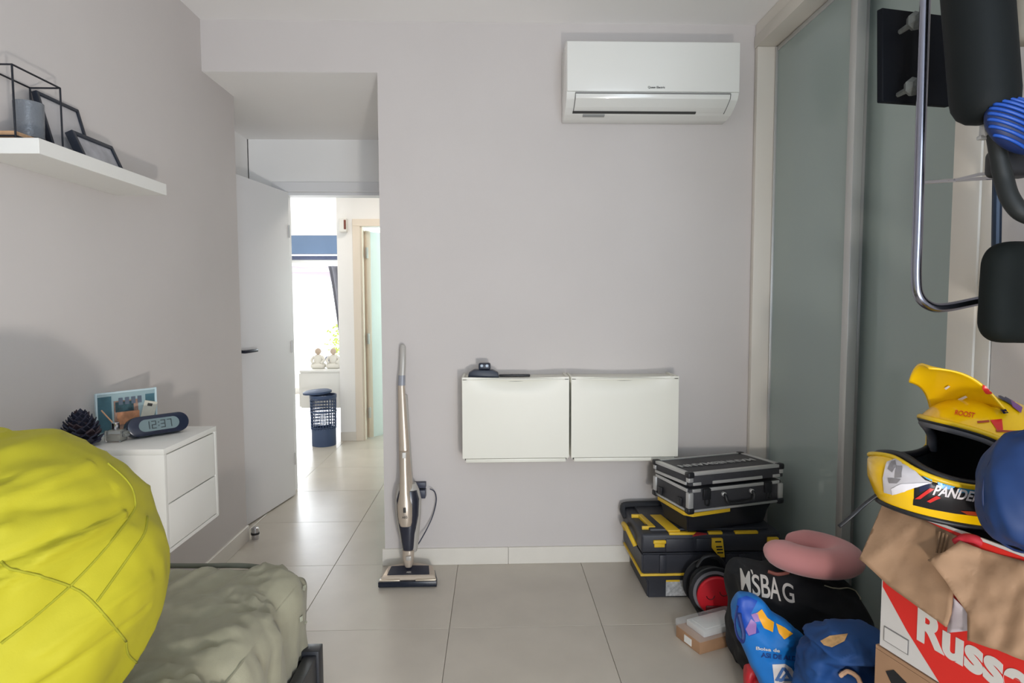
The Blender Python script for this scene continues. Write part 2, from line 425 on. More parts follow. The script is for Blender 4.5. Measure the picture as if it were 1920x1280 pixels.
bk = thing('laundry_basket', 'blue-grey plastic lattice laundry basket standing in the hall', 'basket', (-1.545, 5.56, 0))
RB, HB = 0.112, 0.46
b = BM(); lathe(b, [(RB*0.94, 0.0), (RB*0.95, 0.02), (RB*0.96, 0.16), (RB*0.93, 0.16), (RB*0.9, 0.02)], 32); O('base_shell', b, m_navy, bk)
b = BM()
for k in range(28):
    a = 2*math.pi*k/28; p = Vector((math.cos(a)*RB*0.96, math.sin(a)*RB*0.96, 0.15)); q = Vector((math.cos(a)*RB, math.sin(a)*RB, HB))
    tube(b, [p, q], 0.0042, 6, flat=0.8)
for k in range(11):
    z = 0.17+k*0.028; r_ = RB*(0.96+0.04*(z-0.15)/0.31)
    tube(b, [(math.cos(2*math.pi*i/32)*r_, math.sin(2*math.pi*i/32)*r_, z) for i in range(32)], 0.0042, 6, closed=True)
for z in (0.31,): 
    r_ = RB*0.98; tube(b, [(math.cos(2*math.pi*i/32)*r_, math.sin(2*math.pi*i/32)*r_, z) for i in range(32)], 0.009, 6, closed=True)
O('lattice', b, m_navy, bk)
b = BM(); lathe(b, [(RB*0.98, HB-0.03), (RB*1.05, HB-0.03), (RB*1.06, HB+0.0), (RB*0.98, HB+0.0)], 32, cap=False); O('rim', b, m_navy, bk)
b = BM(); lathe(b, [(0.10, 0), (RB*1.12, 0.0), (RB*1.13, 0.016), (RB*0.9, 0.028), (0.02, 0.034)], 32, mat=Matrix.Translation((-0.05, 0, HB+0.012)) @ Matrix.Rotation(R(-4), 4, 'Y')); O('lid', b, m_navy, bk, label='flat lid pushed off to the left')

sb = thing('floating_sideboard', 'long white floating sideboard on the living room wall', 'sideboard', (-1.436, 5.95, 0.27))
b = BM(); box(b, -0.43, 0, 0, 1.6, 0, 0.345, bev=0.003); O('cabinet_body', b, m_white, sb)
b = BM(); box(b, -0.436, 0.0, -0.008, 1.61, 0.345, 0.368, bev=0.003); O('top_panel', b, m_white, sb)
for k in range(2):
    b = BM(); box(b, -0.448, -0.43, 0.01+k*0.8, 0.79+k*0.8, 0.01, 0.335, bev=0.002); O('drawer_front', b, m_white, sb)
def monk(x, label, head):
    t = thing('seated_figurine', label, 'figurine', (x, 6.12, 0.638), 0, 'figurines on the sideboard')
    mk = M('figurine white', (228, 224, 214), 0.6)
    b = BM(); rbox(b, (0, 0, 0.028), (0.07, 0.05, 0.028), 0.026, 8); rbox(b, (0, 0.005, 0.085), (0.042, 0.034, 0.055), 0.034, 8)
    for s_ in (-1, 1): tube(b, smoothpath([(s_*0.036, 0, 0.12), (s_*0.06, -0.015, 0.085), (s_*0.038, -0.045, 0.055)], 5), 0.014, 8)
    O('robe', b, mk, t, angle=180)
    b = BM(); lathe(b, [(0.004, 0.128), (0.012, 0.13), (0.014, 0.142), (0.026, 0.152), (0.031, 0.17), (0.027, 0.187), (0.014, 0.199), (0.003, 0.202)], 18); O('head', b, M('figurine head', head, 0.6), t, angle=180, label='tan head')
    return t
monk(-1.74, 'white seated monk figurine farther from the hall wall corner', (200, 180, 160))
monk(-1.59, 'white seated monk figurine next to the hall wall corner', (204, 184, 166))
t = thing('small_vase', 'small grey vase between the two seated figurines', 'vase', (-1.665, 6.22, 0.638))
b = BM(); lathe(b, [(0.02, 0), (0.022, 0.004), (0.01, 0.02), (0.012, 0.05), (0.034, 0.075), (0.034, 0.10), (0.022, 0.112), (0.018, 0.112)], 18); O('vase_body', b, M('grey ceramic', (120, 126, 150), 0.4), t)
# curtain at the far window
b = BM(); n = 24; g = {}
top, bot = [(-2.285, 1.80), (-1.95, 1.80)], [(-2.15, 0.80), (-1.95, 0.74)]
for i in range(n+1):
    for j in range(17):
        u, v = i/n, j/16; e = v**0.8
        x = (top[0][0]*(1-e)+bot[0][0]*e)*(1-u)+(top[1][0]*(1-e)+bot[1][0]*e)*u
        z = (top[0][1]*(1-v)+bot[0][1]*v)*(1-u)+(top[1][1]*(1-v)+bot[1][1]*v)*u
        g[i, j] = b.verts.new((x, 8.62+0.03*math.sin(u*22), z))
for i in range(n):
    for j in range(16): b.faces.new((g[i, j], g[i+1, j], g[i+1, j+1], g[i, j+1]))
cu = O('curtain', b, M('grey curtain cloth', (120, 120, 128), 0.9), None, label='grey curtain gathered at the right of the bright balcony door', cat='curtain', solid=0.004, angle=180)
b = BM(); tube(b, [(-3.5, 8.66, 1.83), (-1.75, 8.66, 1.83)], 0.012, 8); O('curtain_rod', b, m_white, cu)
# awning valance and shrub outside
b = BM(); box(b, -4.2, -1.5, 10.4, 10.44, 1.66, 1.80, bev=0.005); box(b, -4.2, -1.5, 9.2, 10.44, 1.80, 1.84, bev=0.005)
for x in (-4.15, -1.55): box(b, x-0.03, x+0.03, 10.36, 10.44, 0, 1.82)
O('awning', b, M('lilac awning cloth', (232, 222, 234), 0.8), None, label='pale lilac awning over the terrace outside', cat='awning')
sh = thing('terrace_shrub', 'yellow-green potted shrub on the terrace outside', 'shrub', (-2.36, 9.55, -0.02))
b = BM(); lathe(b, [(0.12, 0), (0.16, 0.28), (0.15, 0.28), (0.12, 0.26)], 16); O('pot', b, m_white, sh)
b = BM(); tube(b, [(0, 0, 0.2), (0.01, 0, 0.6)], 0.02, 8); O('stem', b, M('bark', (120, 98, 70), 0.9), sh)
b = BM()
for k in range(160):
    a, e = random.uniform(0, 6.283), random.uniform(-1.2, 1.5); r_ = random.uniform(0.10, 0.25)
    c = Vector((math.cos(a)*math.cos(e)*r_, math.sin(a)*math.cos(e)*r_, 0.72+math.sin(e)*r_*1.1)); u = Vector((random.uniform(-1, 1), random.uniform(-1, 1), random.uniform(-0.4, 1))).normalized(); v = u.orthogonal().normalized()
    q = [c-u*0.035, c+v*0.016, c+u*0.035, c-v*0.016]; b.faces.new([b.verts.new(p) for p in q])
fo = O('foliage', b, M('lime leaf', (196, 222, 62), 0.6), sh, kind='stuff')

# ------------------------------------------------------------------ wardrobe
wd = thing('built_in_wardrobe', 'built-in wardrobe with two sliding grey-green glass doors', 'wardrobe', (0, 0, 0))
b = BM(); box(b, 1.238, 1.72, 1.545, 1.64, 0, 2.475, bev=0.004); box(b, 1.244, XR, 1.50, 1.545, 0, CZ, bev=0.002); box(b, 1.24, 1.72, 1.545, 2.945, 2.475, 2.53, bev=0.003); box(b, 1.246, 1.255, 1.5, 2.945, 2.53, CZ-.002); box(b, 1.244, 1.72, 2.915, 2.948, 0, 2.475, bev=0.003)
O('frame', b, m_frame, wd, label='off-white frame around the doors')
b = BM(); box(b, 1.29, 1.40, 1.64, 2.915, 0.0, 0.012); O('bottom_track', b, m_alu, wd)
def sdoor(y0, y1, x, lab):
    b = BM(); box(b, x, x+0.006, y0+0.01, y1-0.01, 0.02, 2.45); leaf = O('sliding_door', b, m_glassg, wd, smooth=False, label=lab)
    b = BM(); box(b, x-0.022, x+0.014, y0, y0+0.042, 0.012, 2.47, bev=0.002); O('door_stile', b, m_alu, leaf)
    b = BM(); box(b, x-0.010, x+0.012, y1-0.012, y1, 0.012, 2.47, bev=0.002); O('door_stile', b, m_alu, leaf)
    b = BM(); box(b, x-0.006, x+0.012, y0+0.03, y1-0.012, 0.012, 0.045, bev=0.002); O('door_rail', b, m_alu, leaf)
    b = BM(); box(b, x-0.006, x+0.012, y0+0.03, y1-0.012, 2.45, 2.47, bev=0.002); O('door_rail', b, m_alu, leaf)
sdoor(2.235, 2.913, 1.335, 'left sliding glass door running in front')
sdoor(1.60, 2.29, 1.385, 'right sliding glass door running behind')
b = BM(); box(b, 1.60, 1.715, 1.645, 2.91, 0.02, 2.46); O('back_panel', b, m_white, wd)

# ------------------------------------------------------------------ air conditioner
ac = thing('air_conditioner', 'white wall-mounted split air conditioner high on the wall', 'air conditioner', (0.711, D, 2.12))
X0, X1 = -0.384, 0.384
def yz_prism(bm, prof, x0, x1, bev=0.0):
    # outline in (y, z), extruded along x
    prism(bm, [(y, z) for y, z in prof], x0, x1, Matrix(((0, 0, 1, 0), (1, 0, 0, 0), (0, 1, 0, 0), (0, 0, 0, 1))), bev)
prof = [(0, 0.305), (-0.175, 0.312), (-0.196, 0.306), (-0.2, 0.295), (-0.2, 0.083), (-0.186, 0.058), (-0.150, 0.034), (-0.105, 0.014), (-0.06, 0.006), (0, 0.004)]
b = BM(); yz_prism(b, prof, X0, X1, 0.004); O('casing', b, m_ac, ac)
b = BM(); yz_prism(b, [(-0.198, 0.303), (-0.206, 0.300), (-0.207, 0.088), (-0.198, 0.086)], X0+0.002, X1-0.002, 0.002); O('front_panel', b, m_ac, ac)
b = BM(); yz_prism(b, [(-0.197, 0.080), (-0.191, 0.062), (-0.150, 0.037), (-0.118, 0.022), (-0.116, 0.026), (-0.147, 0.043), (-0.187, 0.068)], X0+0.04, X1-0.04, 0.0008)
bmesh.ops.translate(b, verts=b.verts, vec=(0, -0.006, -0.002)); O('louvre_flap', b, m_ac, ac)
for x0 in (X0+0.0375, X1-0.0405):
    b = BM(); yz_prism(b, [(-0.2045, 0.079), (-0.1985, 0.0600), (-0.156, 0.0345), (-0.122, 0.0175), (-0.120, 0.024), (-0.150, 0.040), (-0.190, 0.066)], x0, x0+0.003); O('seam', b, M('flap seam grey', (110, 110, 108), 0.6), ac, smooth=False)
b = BM(); yz_prism(b, [(-0.130, 0.0250), (-0.134, 0.0235), (-0.126, 0.0165), (-0.116, 0.0175)], X0+0.036, X1-0.17); O('outlet_slot', b, m_dark, ac, smooth=False, label='dark gap under the flap')
b = BM(); yz_prism(b, [(-0.205, 0.084), (-0.195, 0.084), (-0.195, 0.080), (-0.205, 0.080)], X0+0.038, X1-0.038); O('seam', b, M('grey seam', (150, 150, 148), 0.6), ac, smooth=False)
b = BM(); yz_prism(b, [(-0.112, 0.0175), (-0.104, 0.0135), (-0.090, 0.0095), (-0.098, 0.0085), (-0.108, 0.0115)], X0+0.085, X0+0.185)
O('display_window', b, M('grey display', (150, 152, 150), 0.4), ac, smooth=False)
text('lettering', 'Queen Electric', 0.0125, m_dark, ac, frame((0.012, -0.2075, 0.105), (1, 0, 0), (0, 0, 1)), bold=0.0003)

# ------------------------------------------------------------------ two wall-hung tilting cabinets
lab = ['left white tilt-front shoe cabinet hung low on the wall, black gadget on it', 'right white tilt-front shoe cabinet hung low on the wall beside the toolboxes']
for k, (x0, x1) in enumerate(((-0.146, 0.346), (0.352, 0.851))):
    t = thing('shoe_cabinet', lab[k], 'cabinet', (x0, D-0.18, 0.558), 0, 'wall-hung shoe cabinets')
    W, H = x1-x0, 0.385
    b = BM(); box(b, 0.004, W-0.004, 0.02, 0.18, 0.0, H-0.015, bev=0.004)
    box(b, 0.004, W-0.004, 0.0, 0.18, H-0.013, H-0.008, bev=0.001); box(b, 0.0, 0.012, 0.012, 0.18, H-0.03, H, bev=0.002); box(b, W-0.012, W, 0.012, 0.18, H-0.03, H, bev=0.002)
    O('cabinet_body', b, m_cream, t)
    b = BM(); n = 24; g = {}
    for i in range(n+1):
        for j in range(n+1):
            u, v = i/n, j/n; z = 0.012+v*(H-0.012)
            # shallow scooped grip along the top edge
            e = max(0, 1-((u-0.5)/0.42)**2); dip = 0.022*e*max(0, (v-0.80)/0.20)**1.5
            g[i, j] = b.verts.new((0.002+u*(W-0.004), -0.0+dip, z-0.006*e*max(0, (v-0.9)/0.1)))
    for i in range(n):
        for j in range(n): b.faces.new((g[i, j], g[i+1, j], g[i+1, j+1], g[i, j+1]))
    ex = bmesh.ops.extrude_face_region(b, geom=b.faces[:]); bmesh.ops.translate(b, verts=[v for v in ex['geom'] if isinstance(v, bmesh.types.BMVert)], vec=(0, 0.014, 0))
    bmesh.ops.recalc_face_normals(b, faces=b.faces[:])
    O('tilt_front', b, m_cream, t, angle=40)
    b = BM(); box(b, 0.016, W-0.016, 0.004, 0.03, -0.008, 0.009, bev=0.002); O('bottom_lip', b, m_cream, t)
    b = BM(); box(b, 0.012, W-0.012, 0.0145, 0.02, 0.0, H-0.02); O('gap', b, m_dark, t, smooth=False)
# black gadget on the left one
g_ = thing('trimmer', 'black grooming gadget lying on the left shoe cabinet', 'gadget', (-0.035, D-0.10, 0.9355))
ZC = 0.0
b = BM(); prism(b, [(-0.085, 0), (0.06, 0), (0.055, 0.022), (0.03, 0.034), (-0.055, 0.036), (-0.08, 0.022)], -0.03, 0.03, Matrix(((1, 0, 0, 0), (0, 0, 1, 0), (0, 1, 0, 0), (0, 0, 0, 1))), 0.004); O('gadget_base', b, M('blue black plastic', (40, 48, 64), 0.45), g_)
b = BM(); box(b, -0.035, 0.02, -0.022, 0.022, 0.036, 0.066, bev=0.007, seg=3); O('head', b, M('blue black plastic', (40, 48, 64), 0.45), g_)
for x in (-0.02, 0.004):
    b = BM(); lathe(b, [(0.0065, 0), (0.0065, 0.003), (0.0045, 0.003), (0.004, 0.001)], 14, mat=Matrix.Translation((x, -0.022, 0.055)) @ Matrix.Rotation(R(90), 4, 'X')); O('ring', b, M('dull ring', (110, 120, 130), 0.3, metal=0.5), g_, label='small silver ring')
b = BM(); box(b, 0.06, 0.205, -0.012, 0.012, 0.002, 0.012, bev=0.003); O('handle', b, m_black, g_)

# ------------------------------------------------------------------ nightstand and what stands on it
NX, NY0, NY1, NZ0, NZ1 = -1.0, 1.868, 2.222, 0.513, 0.841
ns = thing('nightstand', 'white floating two-drawer nightstand on the left wall', 'nightstand', (XL, NY0, NZ0))
WN, DN, HN = NX-XL, NY1-NY0, NZ1-NZ0
b = BM()
box(b, 0, WN-0.002, 0, DN, HN-0.018, HN, bev=0.0015); box(b, 0, WN-0.002, 0, 0.016, 0, HN-0.018, bev=0.001); box(b, 0, WN-0.002, DN-0.016, DN, 0, HN-0.018, bev=0.001); box(b, 0, WN-0.002, 0.016, DN-0.016, 0, 0.012)
box(b, 0, 0.01, 0.016, DN-0.016, 0.012, HN-0.018)
O('cabinet_body', b, m_white, ns)
for z0, z1 in ((0.014, 0.150), (0.154, HN-0.022)):
    b = BM(); box(b, WN-0.02, WN-0.003, 0.018, DN-0.010, z0, z1, bev=0.001); dr = O('drawer', b, m_white, ns)
b = BM(); box(b, WN-0.03, WN-0.021, 0.017, DN-0.017, 0.012, HN-0.02); O('gap', b, m_dark, ns, smooth=False)

ck = thing('alarm_clock', 'oval black digital alarm clock showing 12:37 on the nightstand', 'clock', tuple(at(297, 816, z=NZ1)+Vector((0, 0, 0.003))), R(48))
def capsule(w, h, n=14):
    r = h/2; return [(w/2-r+r*math.sin(math.pi*k/n), r-r*math.cos(math.pi*k/n)) for k in range(n+1)] + [(-w/2+r-r*math.sin(math.pi*k/n), r+r*math.cos(math.pi*k/n)) for k in range(n+1)]
XZ = Matrix(((1, 0, 0, 0), (0, 0, 1, 0), (0, 1, 0, 0), (0, 0, 0, 1)))      # outline (x, z), depth along y
lean = Matrix.Rotation(R(-14), 4, 'X')
b = BM(); prism(b, capsule(0.190, 0.066), -0.022, 0.022, lean @ XZ, 0.005); O('case', b, M('blue black gloss', (30, 38, 58), 0.25), ck)
b = BM(); prism(b, [(x, z+0.0135) for x, z in capsule(0.124, 0.040)], -0.0228, -0.0215, lean @ XZ); O('screen', b, M('lcd grey green', (112, 130, 134), 0.25), ck, smooth=False, label='grey-green screen')
SEG = {'1': 'bc', '2': 'abged', '3': 'abgcd', '7': 'abc'}
b = BM(); x = -0.044
for ch in '12:37':
    w_, h_, t_ = 0.014, 0.026, 0.0026; zb = 0.0205
    if ch == ':':
        for z in (zb+0.007, zb+0.018): box(b, x, x+0.003, -0.0238, -0.0226, z, z+0.003, mat=lean)
        x += 0.008; continue
    S = {'a': (0, w_, h_-t_, h_), 'g': (0, w_, h_/2-t_/2, h_/2+t_/2), 'd': (0, w_, 0, t_), 'b': (w_-t_, w_, h_/2, h_), 'c': (w_-t_, w_, 0, h_/2), 'f': (0, t_, h_/2, h_), 'e': (0, t_, 0, h_/2)}
    for s_ in SEG[ch]:
        a_, b_, c_, d_ = S[s_]; box(b, x+a_, x+b_, -0.0238, -0.0226, zb+c_, zb+d_, mat=lean)
    x += w_+0.006
O('digits', b, M('lcd digit', (52, 62, 66), 0.5), ck, smooth=False, label='dark digits 12:37')

# glass photo holder with cards and notes
pa, pb = Vector((-1.318, 2.055, NZ1)), Vector((-1.205, 2.205, NZ1)); dv = pb-pa; WP = dv.length
pf = thing('glass_photo_frame', 'frosted glass frame holding a photo and cards behind the clock', 'photo frame', pa, math.atan2(dv.y, dv.x))
m_gl = M('pale teal glass', (176, 206, 212), 0.15, spec=0.6, alpha=0.55)
b = BM(); box(b, 0, WP, -0.004, 0.004, 0.004, 0.139, bev=0.001); O('glass_plate', b, m_gl, pf)
m_teal = M('teal print', (66, 104, 116), 0.5, var=0.2, scale=30)
b = BM(); box(b, 0.004, 0.045, -0.0055, -0.0042, 0.012, 0.13); O('side_panel', b, m_teal, pf, smooth=False)
b = BM(); box(b, WP-0.035, WP-0.006, -0.0055, -0.0042, 0.012, 0.125); O('side_panel', b, m_teal, pf, smooth=False)
b = BM(); box(b, 0.052, WP-0.06, -0.0058, -0.0042, 0.012, 0.112); ph = O('photo', b, M('photo print', (150, 122, 108), 0.4, var=0.5, scale=40), pf, smooth=False, label='small colour photo')
b = BM(); box(b, 0.056, WP-0.075, -0.0072, -0.0058, 0.074, 0.108); O('sky_strip', b, M('dark teal print', (48, 76, 84), 0.5, var=0.4, scale=60), ph, smooth=False)
b = BM(); box(b, 0.06, 0.13, -0.0078, -0.006, 0.03, 0.072); O('card', b, M('orange note', (186, 132, 98), 0.5, var=0.25, scale=50), pf, smooth=False, label='orange-brown card')
b = BM(); box(b, -0.022, 0.022, -0.0105, -0.009, -0.042, 0.042, bev=0.0005, seg=1, mat=Matrix.Translation((0.158, 0, 0.058)) @ Matrix.Rotation(R(16), 4, 'Y')); cd = O('card', b, M('beige note', (206, 204, 190), 0.5, var=0.05, scale=50), pf, smooth=False, label='pale tilted card with a dark mark')
b = BM(); box(b, -0.010, 0.006, -0.0113, -0.0104, 0.024, 0.034, mat=Matrix.Translation((0.158, 0, 0.058)) @ Matrix.Rotation(R(16), 4, 'Y')); O('mark', b, m_dark, cd, smooth=False)
b = BM()
for x in (0.066, 0.086, 0.106, 0.126): box(b, x, x+0.013, -0.008, -0.0072, 0.098, 0.122, mat=Matrix.Shear('XY', 4, (0, 0)) if False else None)
O('lettering', b, M('grey letters', (92, 104, 120), 0.5), ph, smooth=False)
b = BM(); box(b, 0, WP, -0.012, 0.012, 0.0, 0.005, bev=0.001); box(b, -0.002, 0.003, -0.006, 0.006, 0.0, 0.142, bev=0.001); box(b, WP-0.003, WP+0.003, -0.006, 0.006, 0.0, 0.145, bev=0.001); box(b, 0, WP, -0.005, 0.005, 0.138, 0.144, bev=0.001)
O('edge_frame', b, M('frosted edge', (196, 216, 222), 0.3), pf)

# pine cone
pc = thing('pine_cone', 'large dark pine cone on the nightstand beside the scent bottle', 'pine cone', (-1.284, 1.925, NZ1))
m_pc = M('dark scales', (40, 42, 60), 0.7, var=0.3, scale=30); m_pc2 = M('brown scales', (66, 52, 58), 0.7, var=0.3, scale=30)
b = BM(); lathe(b, [(0.012, 0), (0.03, 0.01), (0.034, 0.04), (0.024, 0.08), (0.006, 0.105)], 16); O('core', b, m_pc2, pc)
smesh = []
for mm in (m_pc, m_pc2):
    q = BM(); A = [(0, -0.006, 0), (0, 0.006, 0), (0.022, 0.012, 0.003), (0.034, 0.0, 0.010), (0.022, -0.012, 0.003)]
    up_ = [q.verts.new((x, y, z+0.002)) for x, y, z in A]; dn = [q.verts.new((x, y, z-0.002)) for x, y, z in A]
    q.faces.new(up_); q.faces.new(dn[::-1])
    for k in range(5): q.faces.new((up_[k], dn[k], dn[(k+1) % 5], up_[(k+1) % 5]))
    bmesh.ops.recalc_face_normals(q, faces=q.faces[:]); me = bpy.data.meshes.new('scale'); q.to_mesh(me); q.free(); me.materials.append(mm); smesh.append(me)
for k in range(84):
    v = k/84; a = k*2.39996; z = 0.006+0.088*v; r_ = (0.030*math.sin(math.pi*min(1, 0.25+0.75*v))**0.7+0.002)
    o = bpy.data.objects.new('scale', smesh[0 if random.random() < 0.75 else 1]); COL.objects.link(o); o.parent = pc
    s_ = (1.30-0.65*v)*(0.9+0.2*random.random()); o.location = (math.cos(a)*r_*0.7, math.sin(a)*r_*0.7, z); o.rotation_euler = (0, -(0.05+0.9*v), a); o.scale = (s_, s_, s_)
# scent bottle with a reed
sx = at(218, 827, z=NZ1)
pd = thing('scent_bottle', 'small clear scent bottle with a reed on the nightstand', 'bottle', (sx.x, sx.y, NZ1))
m_cg = M('clear glass', (236, 240, 240), 0.05, trans=0.9, spec=0.6)
b = BM(); box(b, -0.026, 0.026, -0.02, 0.02, 0.0, 0.038, bev=0.004, seg=2); O('bottle_body', b, m_cg, pd)
b = BM(); box(b, -0.021, 0.021, -0.016, 0.016, 0.005, 0.022, bev=0.002); O('liquid', b, M('pale liquid', (214, 206, 190), 0.2), pd)
b = BM(); lathe(b, [(0.009, 0.036), (0.011, 0.04), (0.011, 0.06), (0.009, 0.062)], 18); O('neck', b, m_chrome, pd, label='chrome neck')
b = BM(); tube(b, [(0.0, 0, 0.05), (-0.05, 0.012, 0.098)], 0.0022, 8); O('reed', b, M('reed', (206, 160, 126), 0.7), pd, label='tan reed')
b = BM(); box(b, 0.024, 0.04, -0.012, 0.012, 0.016, 0.034, bev=0.003); O('stopper', b, m_cg, pd)

# ------------------------------------------------------------------ wall shelf and what stands on it
SX = -1.165; s0 = at(72, 258, x=SX); s1 = at(312, 346, x=SX); SZ = s0.z
b = BM(); box(b, XL, SX, s0.y, s1.y, SZ-0.040, SZ, bev=0.0012, seg=1)
O('wall_shelf', b, m_white, None, label='white floating shelf on the left wall', cat='shelf')
la = thing('wire_lantern', 'black wire box lantern with a wooden base on the wall shelf', 'lantern', (-1.337, 1.675, SZ))
m_wire = M('black wire', (34, 36, 44), 0.5, metal=0.3)
lw, ll, lh = 0.089, 0.178, 0.196; b = BM(); rw = 0.0026
for x in (0.004, lw):
    for y in (0.0, ll): tube(b, [(x, y, 0), (x, y, lh)], rw, 8)
for z in (0.014, lh):
    tube(b, [(0.004, 0, z), (lw, 0, z), (lw, ll, z), (0.004, ll, z)], rw, 8, closed=True)
O('wire_frame', b, m_wire, la)
b = BM(); box(b, 0.006, lw-0.003, 0.003, ll-0.003, 0.014, 0.028, bev=0.001); O('wooden_base', b, M('light wood', (186, 148, 112), 0.5, var=0.12, scale=20, stretch=(1, 8, 1)), la)
b = BM(); lathe(b, [(0.03, 0.030), (0.034, 0.034), (0.036, 0.13), (0.033, 0.13), (0.031, 0.036)], 24, mat=Matrix.Translation((0.05, 0.105, 0))); O('candle_glass', b, M('etched glass', (150, 156, 164), 0.2, trans=0.5, bump=0.4, bscale=160), la)
b = BM(); lathe(b, [(0.026, 0.038), (0.026, 0.09), (0.022, 0.094)], 20, mat=Matrix.Translation((0.05, 0.105, 0))); O('candle', b, M('dark candle', (74, 84, 90), 0.6), la)
def leanframe(name, label, y0, y1, h, xb, xt, mat_print, d=0.016, fw=0.014):
    t = thing(name, label, 'picture frame', (xb, y0, SZ), 0)
    th = math.asin((xb-xt)/h); mm = Matrix.Rotation(-th, 4, 'Y'); W = y1-y0
    b = BM()
    box(b, -d, 0, 0, fw, 0, h, bev=0.001, mat=mm); box(b, -d, 0, W-fw, W, 0, h, bev=0.001, mat=mm); box(b, -d, 0, fw, W-fw, 0, fw, mat=mm); box(b, -d, 0, fw, W-fw, h-fw, h, bev=0.001, mat=mm)
    O('frame', b, M('black frame wood', (36, 42, 54), 0.45), t)
    b = BM(); box(b, -d+0.002, -0.006, fw-0.001, W-fw+0.001, fw-0.001, h-fw+0.001, mat=mm); O('picture', b, mat_print, t, smooth=False)
    b = BM(); box(b, -0.0055, -0.0045, fw-0.001, W-fw+0.001, fw-0.001, h-fw+0.001, mat=mm); O('pane', b, m_pane, t, smooth=False)
    return t
leanframe('picture_frame', 'larger thin black picture frame leaning behind the lantern', 1.862, 2.045, 0.200, -1.272, -1.322, M('pale print', (196, 194, 196), 0.5, var=0.06, scale=12), fw=0.010)
leanframe('picture_frame', 'smaller black picture frame leaning near the shelf end', 1.925, 2.125, 0.108, -1.225, -1.268, M('mountain print', (178, 178, 184), 0.5, var=0.22, scale=22), d=0.024, fw=0.013)

# ------------------------------------------------------------------ door stop
ds = thing('door_stop', 'small chrome cylinder door stop on the floor by the open door', 'door stop', (-1.305, 3.315, 0))
b = BM(); lathe(b, [(0.019, 0), (0.02, 0.003), (0.02, 0.05), (0.018, 0.062), (0.012, 0.066)], 24); O('post', b, m_chrome, ds)
b = BM(); lathe(b, [(0.0205, 0.026), (0.0225, 0.027), (0.0225, 0.037), (0.0205, 0.038)], 24, cap=False); O('rubber_ring', b, m_black, ds)

# ------------------------------------------------------------------ cordless vacuum and its charger
vc = thing('stick_vacuum', 'champagne cordless stick vacuum leaning on the wall by the passage', 'vacuum cleaner', (-0.395, 2.80, 0))
m_ch = M('champagne metal plastic', (196, 182, 166), 0.3, metal=0.35); m_gv = M('silver plastic', (184, 180, 174), 0.35, metal=0.15); m_dk = M('smoked plastic', (44, 46, 58), 0.25)
def vp(px, py, y): return at(px, py, y=y) - Vector((-0.395, 2.80, 0))
def yv(py): return 2.790+(1060-py)/(1060-648)*0.118
def vloft(name, rows, mat, dep=0.8, dy=0.0, label=None, ex=2.4):
    b = BM(); rings = []
    for py, x0, x1 in rows:
        y = yv(py)+dy; a = vp(x0, py, y); c = vp(x1, py, y); cc = (a+c)/2; r_ = (c-a).length/2; n = 20; ring = []
        for k in range(n):
            t = 2*math.pi*k/n; co, si = math.cos(t), math.sin(t)
            f = lambda v: math.copysign(abs(v)**(2/ex), v)
            ring.append(b.verts.new(cc+Vector((f(co)*r_, f(si)*min(r_*dep, 0.042), 0))))
        rings.append(ring)
    for A, B in zip(rings, rings[1:]):
        for k in range(n): b.faces.new((A[k], A[(k+1) % n], B[(k+1) % n], B[k]))
    b.faces.new(rings[0][::-1]); b.faces.new(rings[-1]); bmesh.ops.recalc_face_normals(b, faces=b.faces[:])
    return O(name, b, mat, vc, label=label, angle=50)
vloft('handle', [(646, 752, 758), (650, 750, 761), (680, 749, 761), (703, 748, 760)], m_gv, label='grey rubber grip')
vloft('collar', [(703, 747, 760), (722, 746, 760)], M('grey collar', (146, 148, 156), 0.35, metal=0.1))
vloft('wand', [(722, 746, 759), (780, 747, 763), (846, 748, 768), (900, 750, 773), (925, 752, 778)], m_ch)
vloft('wand_back', [(740, 752, 764), (846, 755, 771), (905, 757, 775), (930, 757, 784)], m_gv, dy=0.018)
vloft('frame_shell', [(905, 748, 780), (918, 743, 786), (935, 740.5, 790), (965, 742, 789), (1000, 748, 786), (1022, 754, 784), (1032, 755, 782)], m_gv, dy=0.012, dep=0.7)
vloft('dust_cup', [(918, 748, 782), (935, 743.5, 786.5), (965, 745, 785.5), (1000, 751, 779), (1026, 755, 776), (1033, 758, 774)], m_dk, dy=-0.004, dep=0.75, label='dark smoked dust cup')
hn = vloft('hand_unit', [(846, 750, 765), (880, 750, 766), (925, 749, 769), (945, 745, 774), (965, 746, 774), (978, 748, 773), (985, 751, 771)], m_ch, dy=-0.028, label='removable champagne hand unit')
b = BM(); p = vp(757.5, 854, yv(854)-0.060); box(b, p.x-0.008, p.x+0.008, p.y, p.y+0.006, p.z-0.013, p.z+0.013, bev=0.002); O('button', b, m_white, hn, label='pale release button')
b = BM(); p = vp(758.5, 957, yv(957)-0.0685); box(b, p.x-0.006, p.x+0.006, p.y, p.y+0.004, p.z-0.011, p.z+0.011, bev=0.0015); O('battery_light', b, m_dark, hn)
p = vp(759, 970, yv(970)-0.0715); text('lettering', 'AEG', 0.013, m_dark, hn, frame(p, (1, 0, 0), (0, 0, 1)), bold=0.0003)
vloft('neck', [(1030, 755, 777), (1045, 755, 776), (1056, 757, 775), (1062, 760, 772)], m_ch, dy=-0.006)
b = BM(); p = vp(766, 1047, yv(1047)-0.036); box(b, p.x-0.012, p.x+0.012, p.y, p.y+0.006, p.z-0.01, p.z+0.01, bev=0.002); O('pedal', b, m_gv, vc)
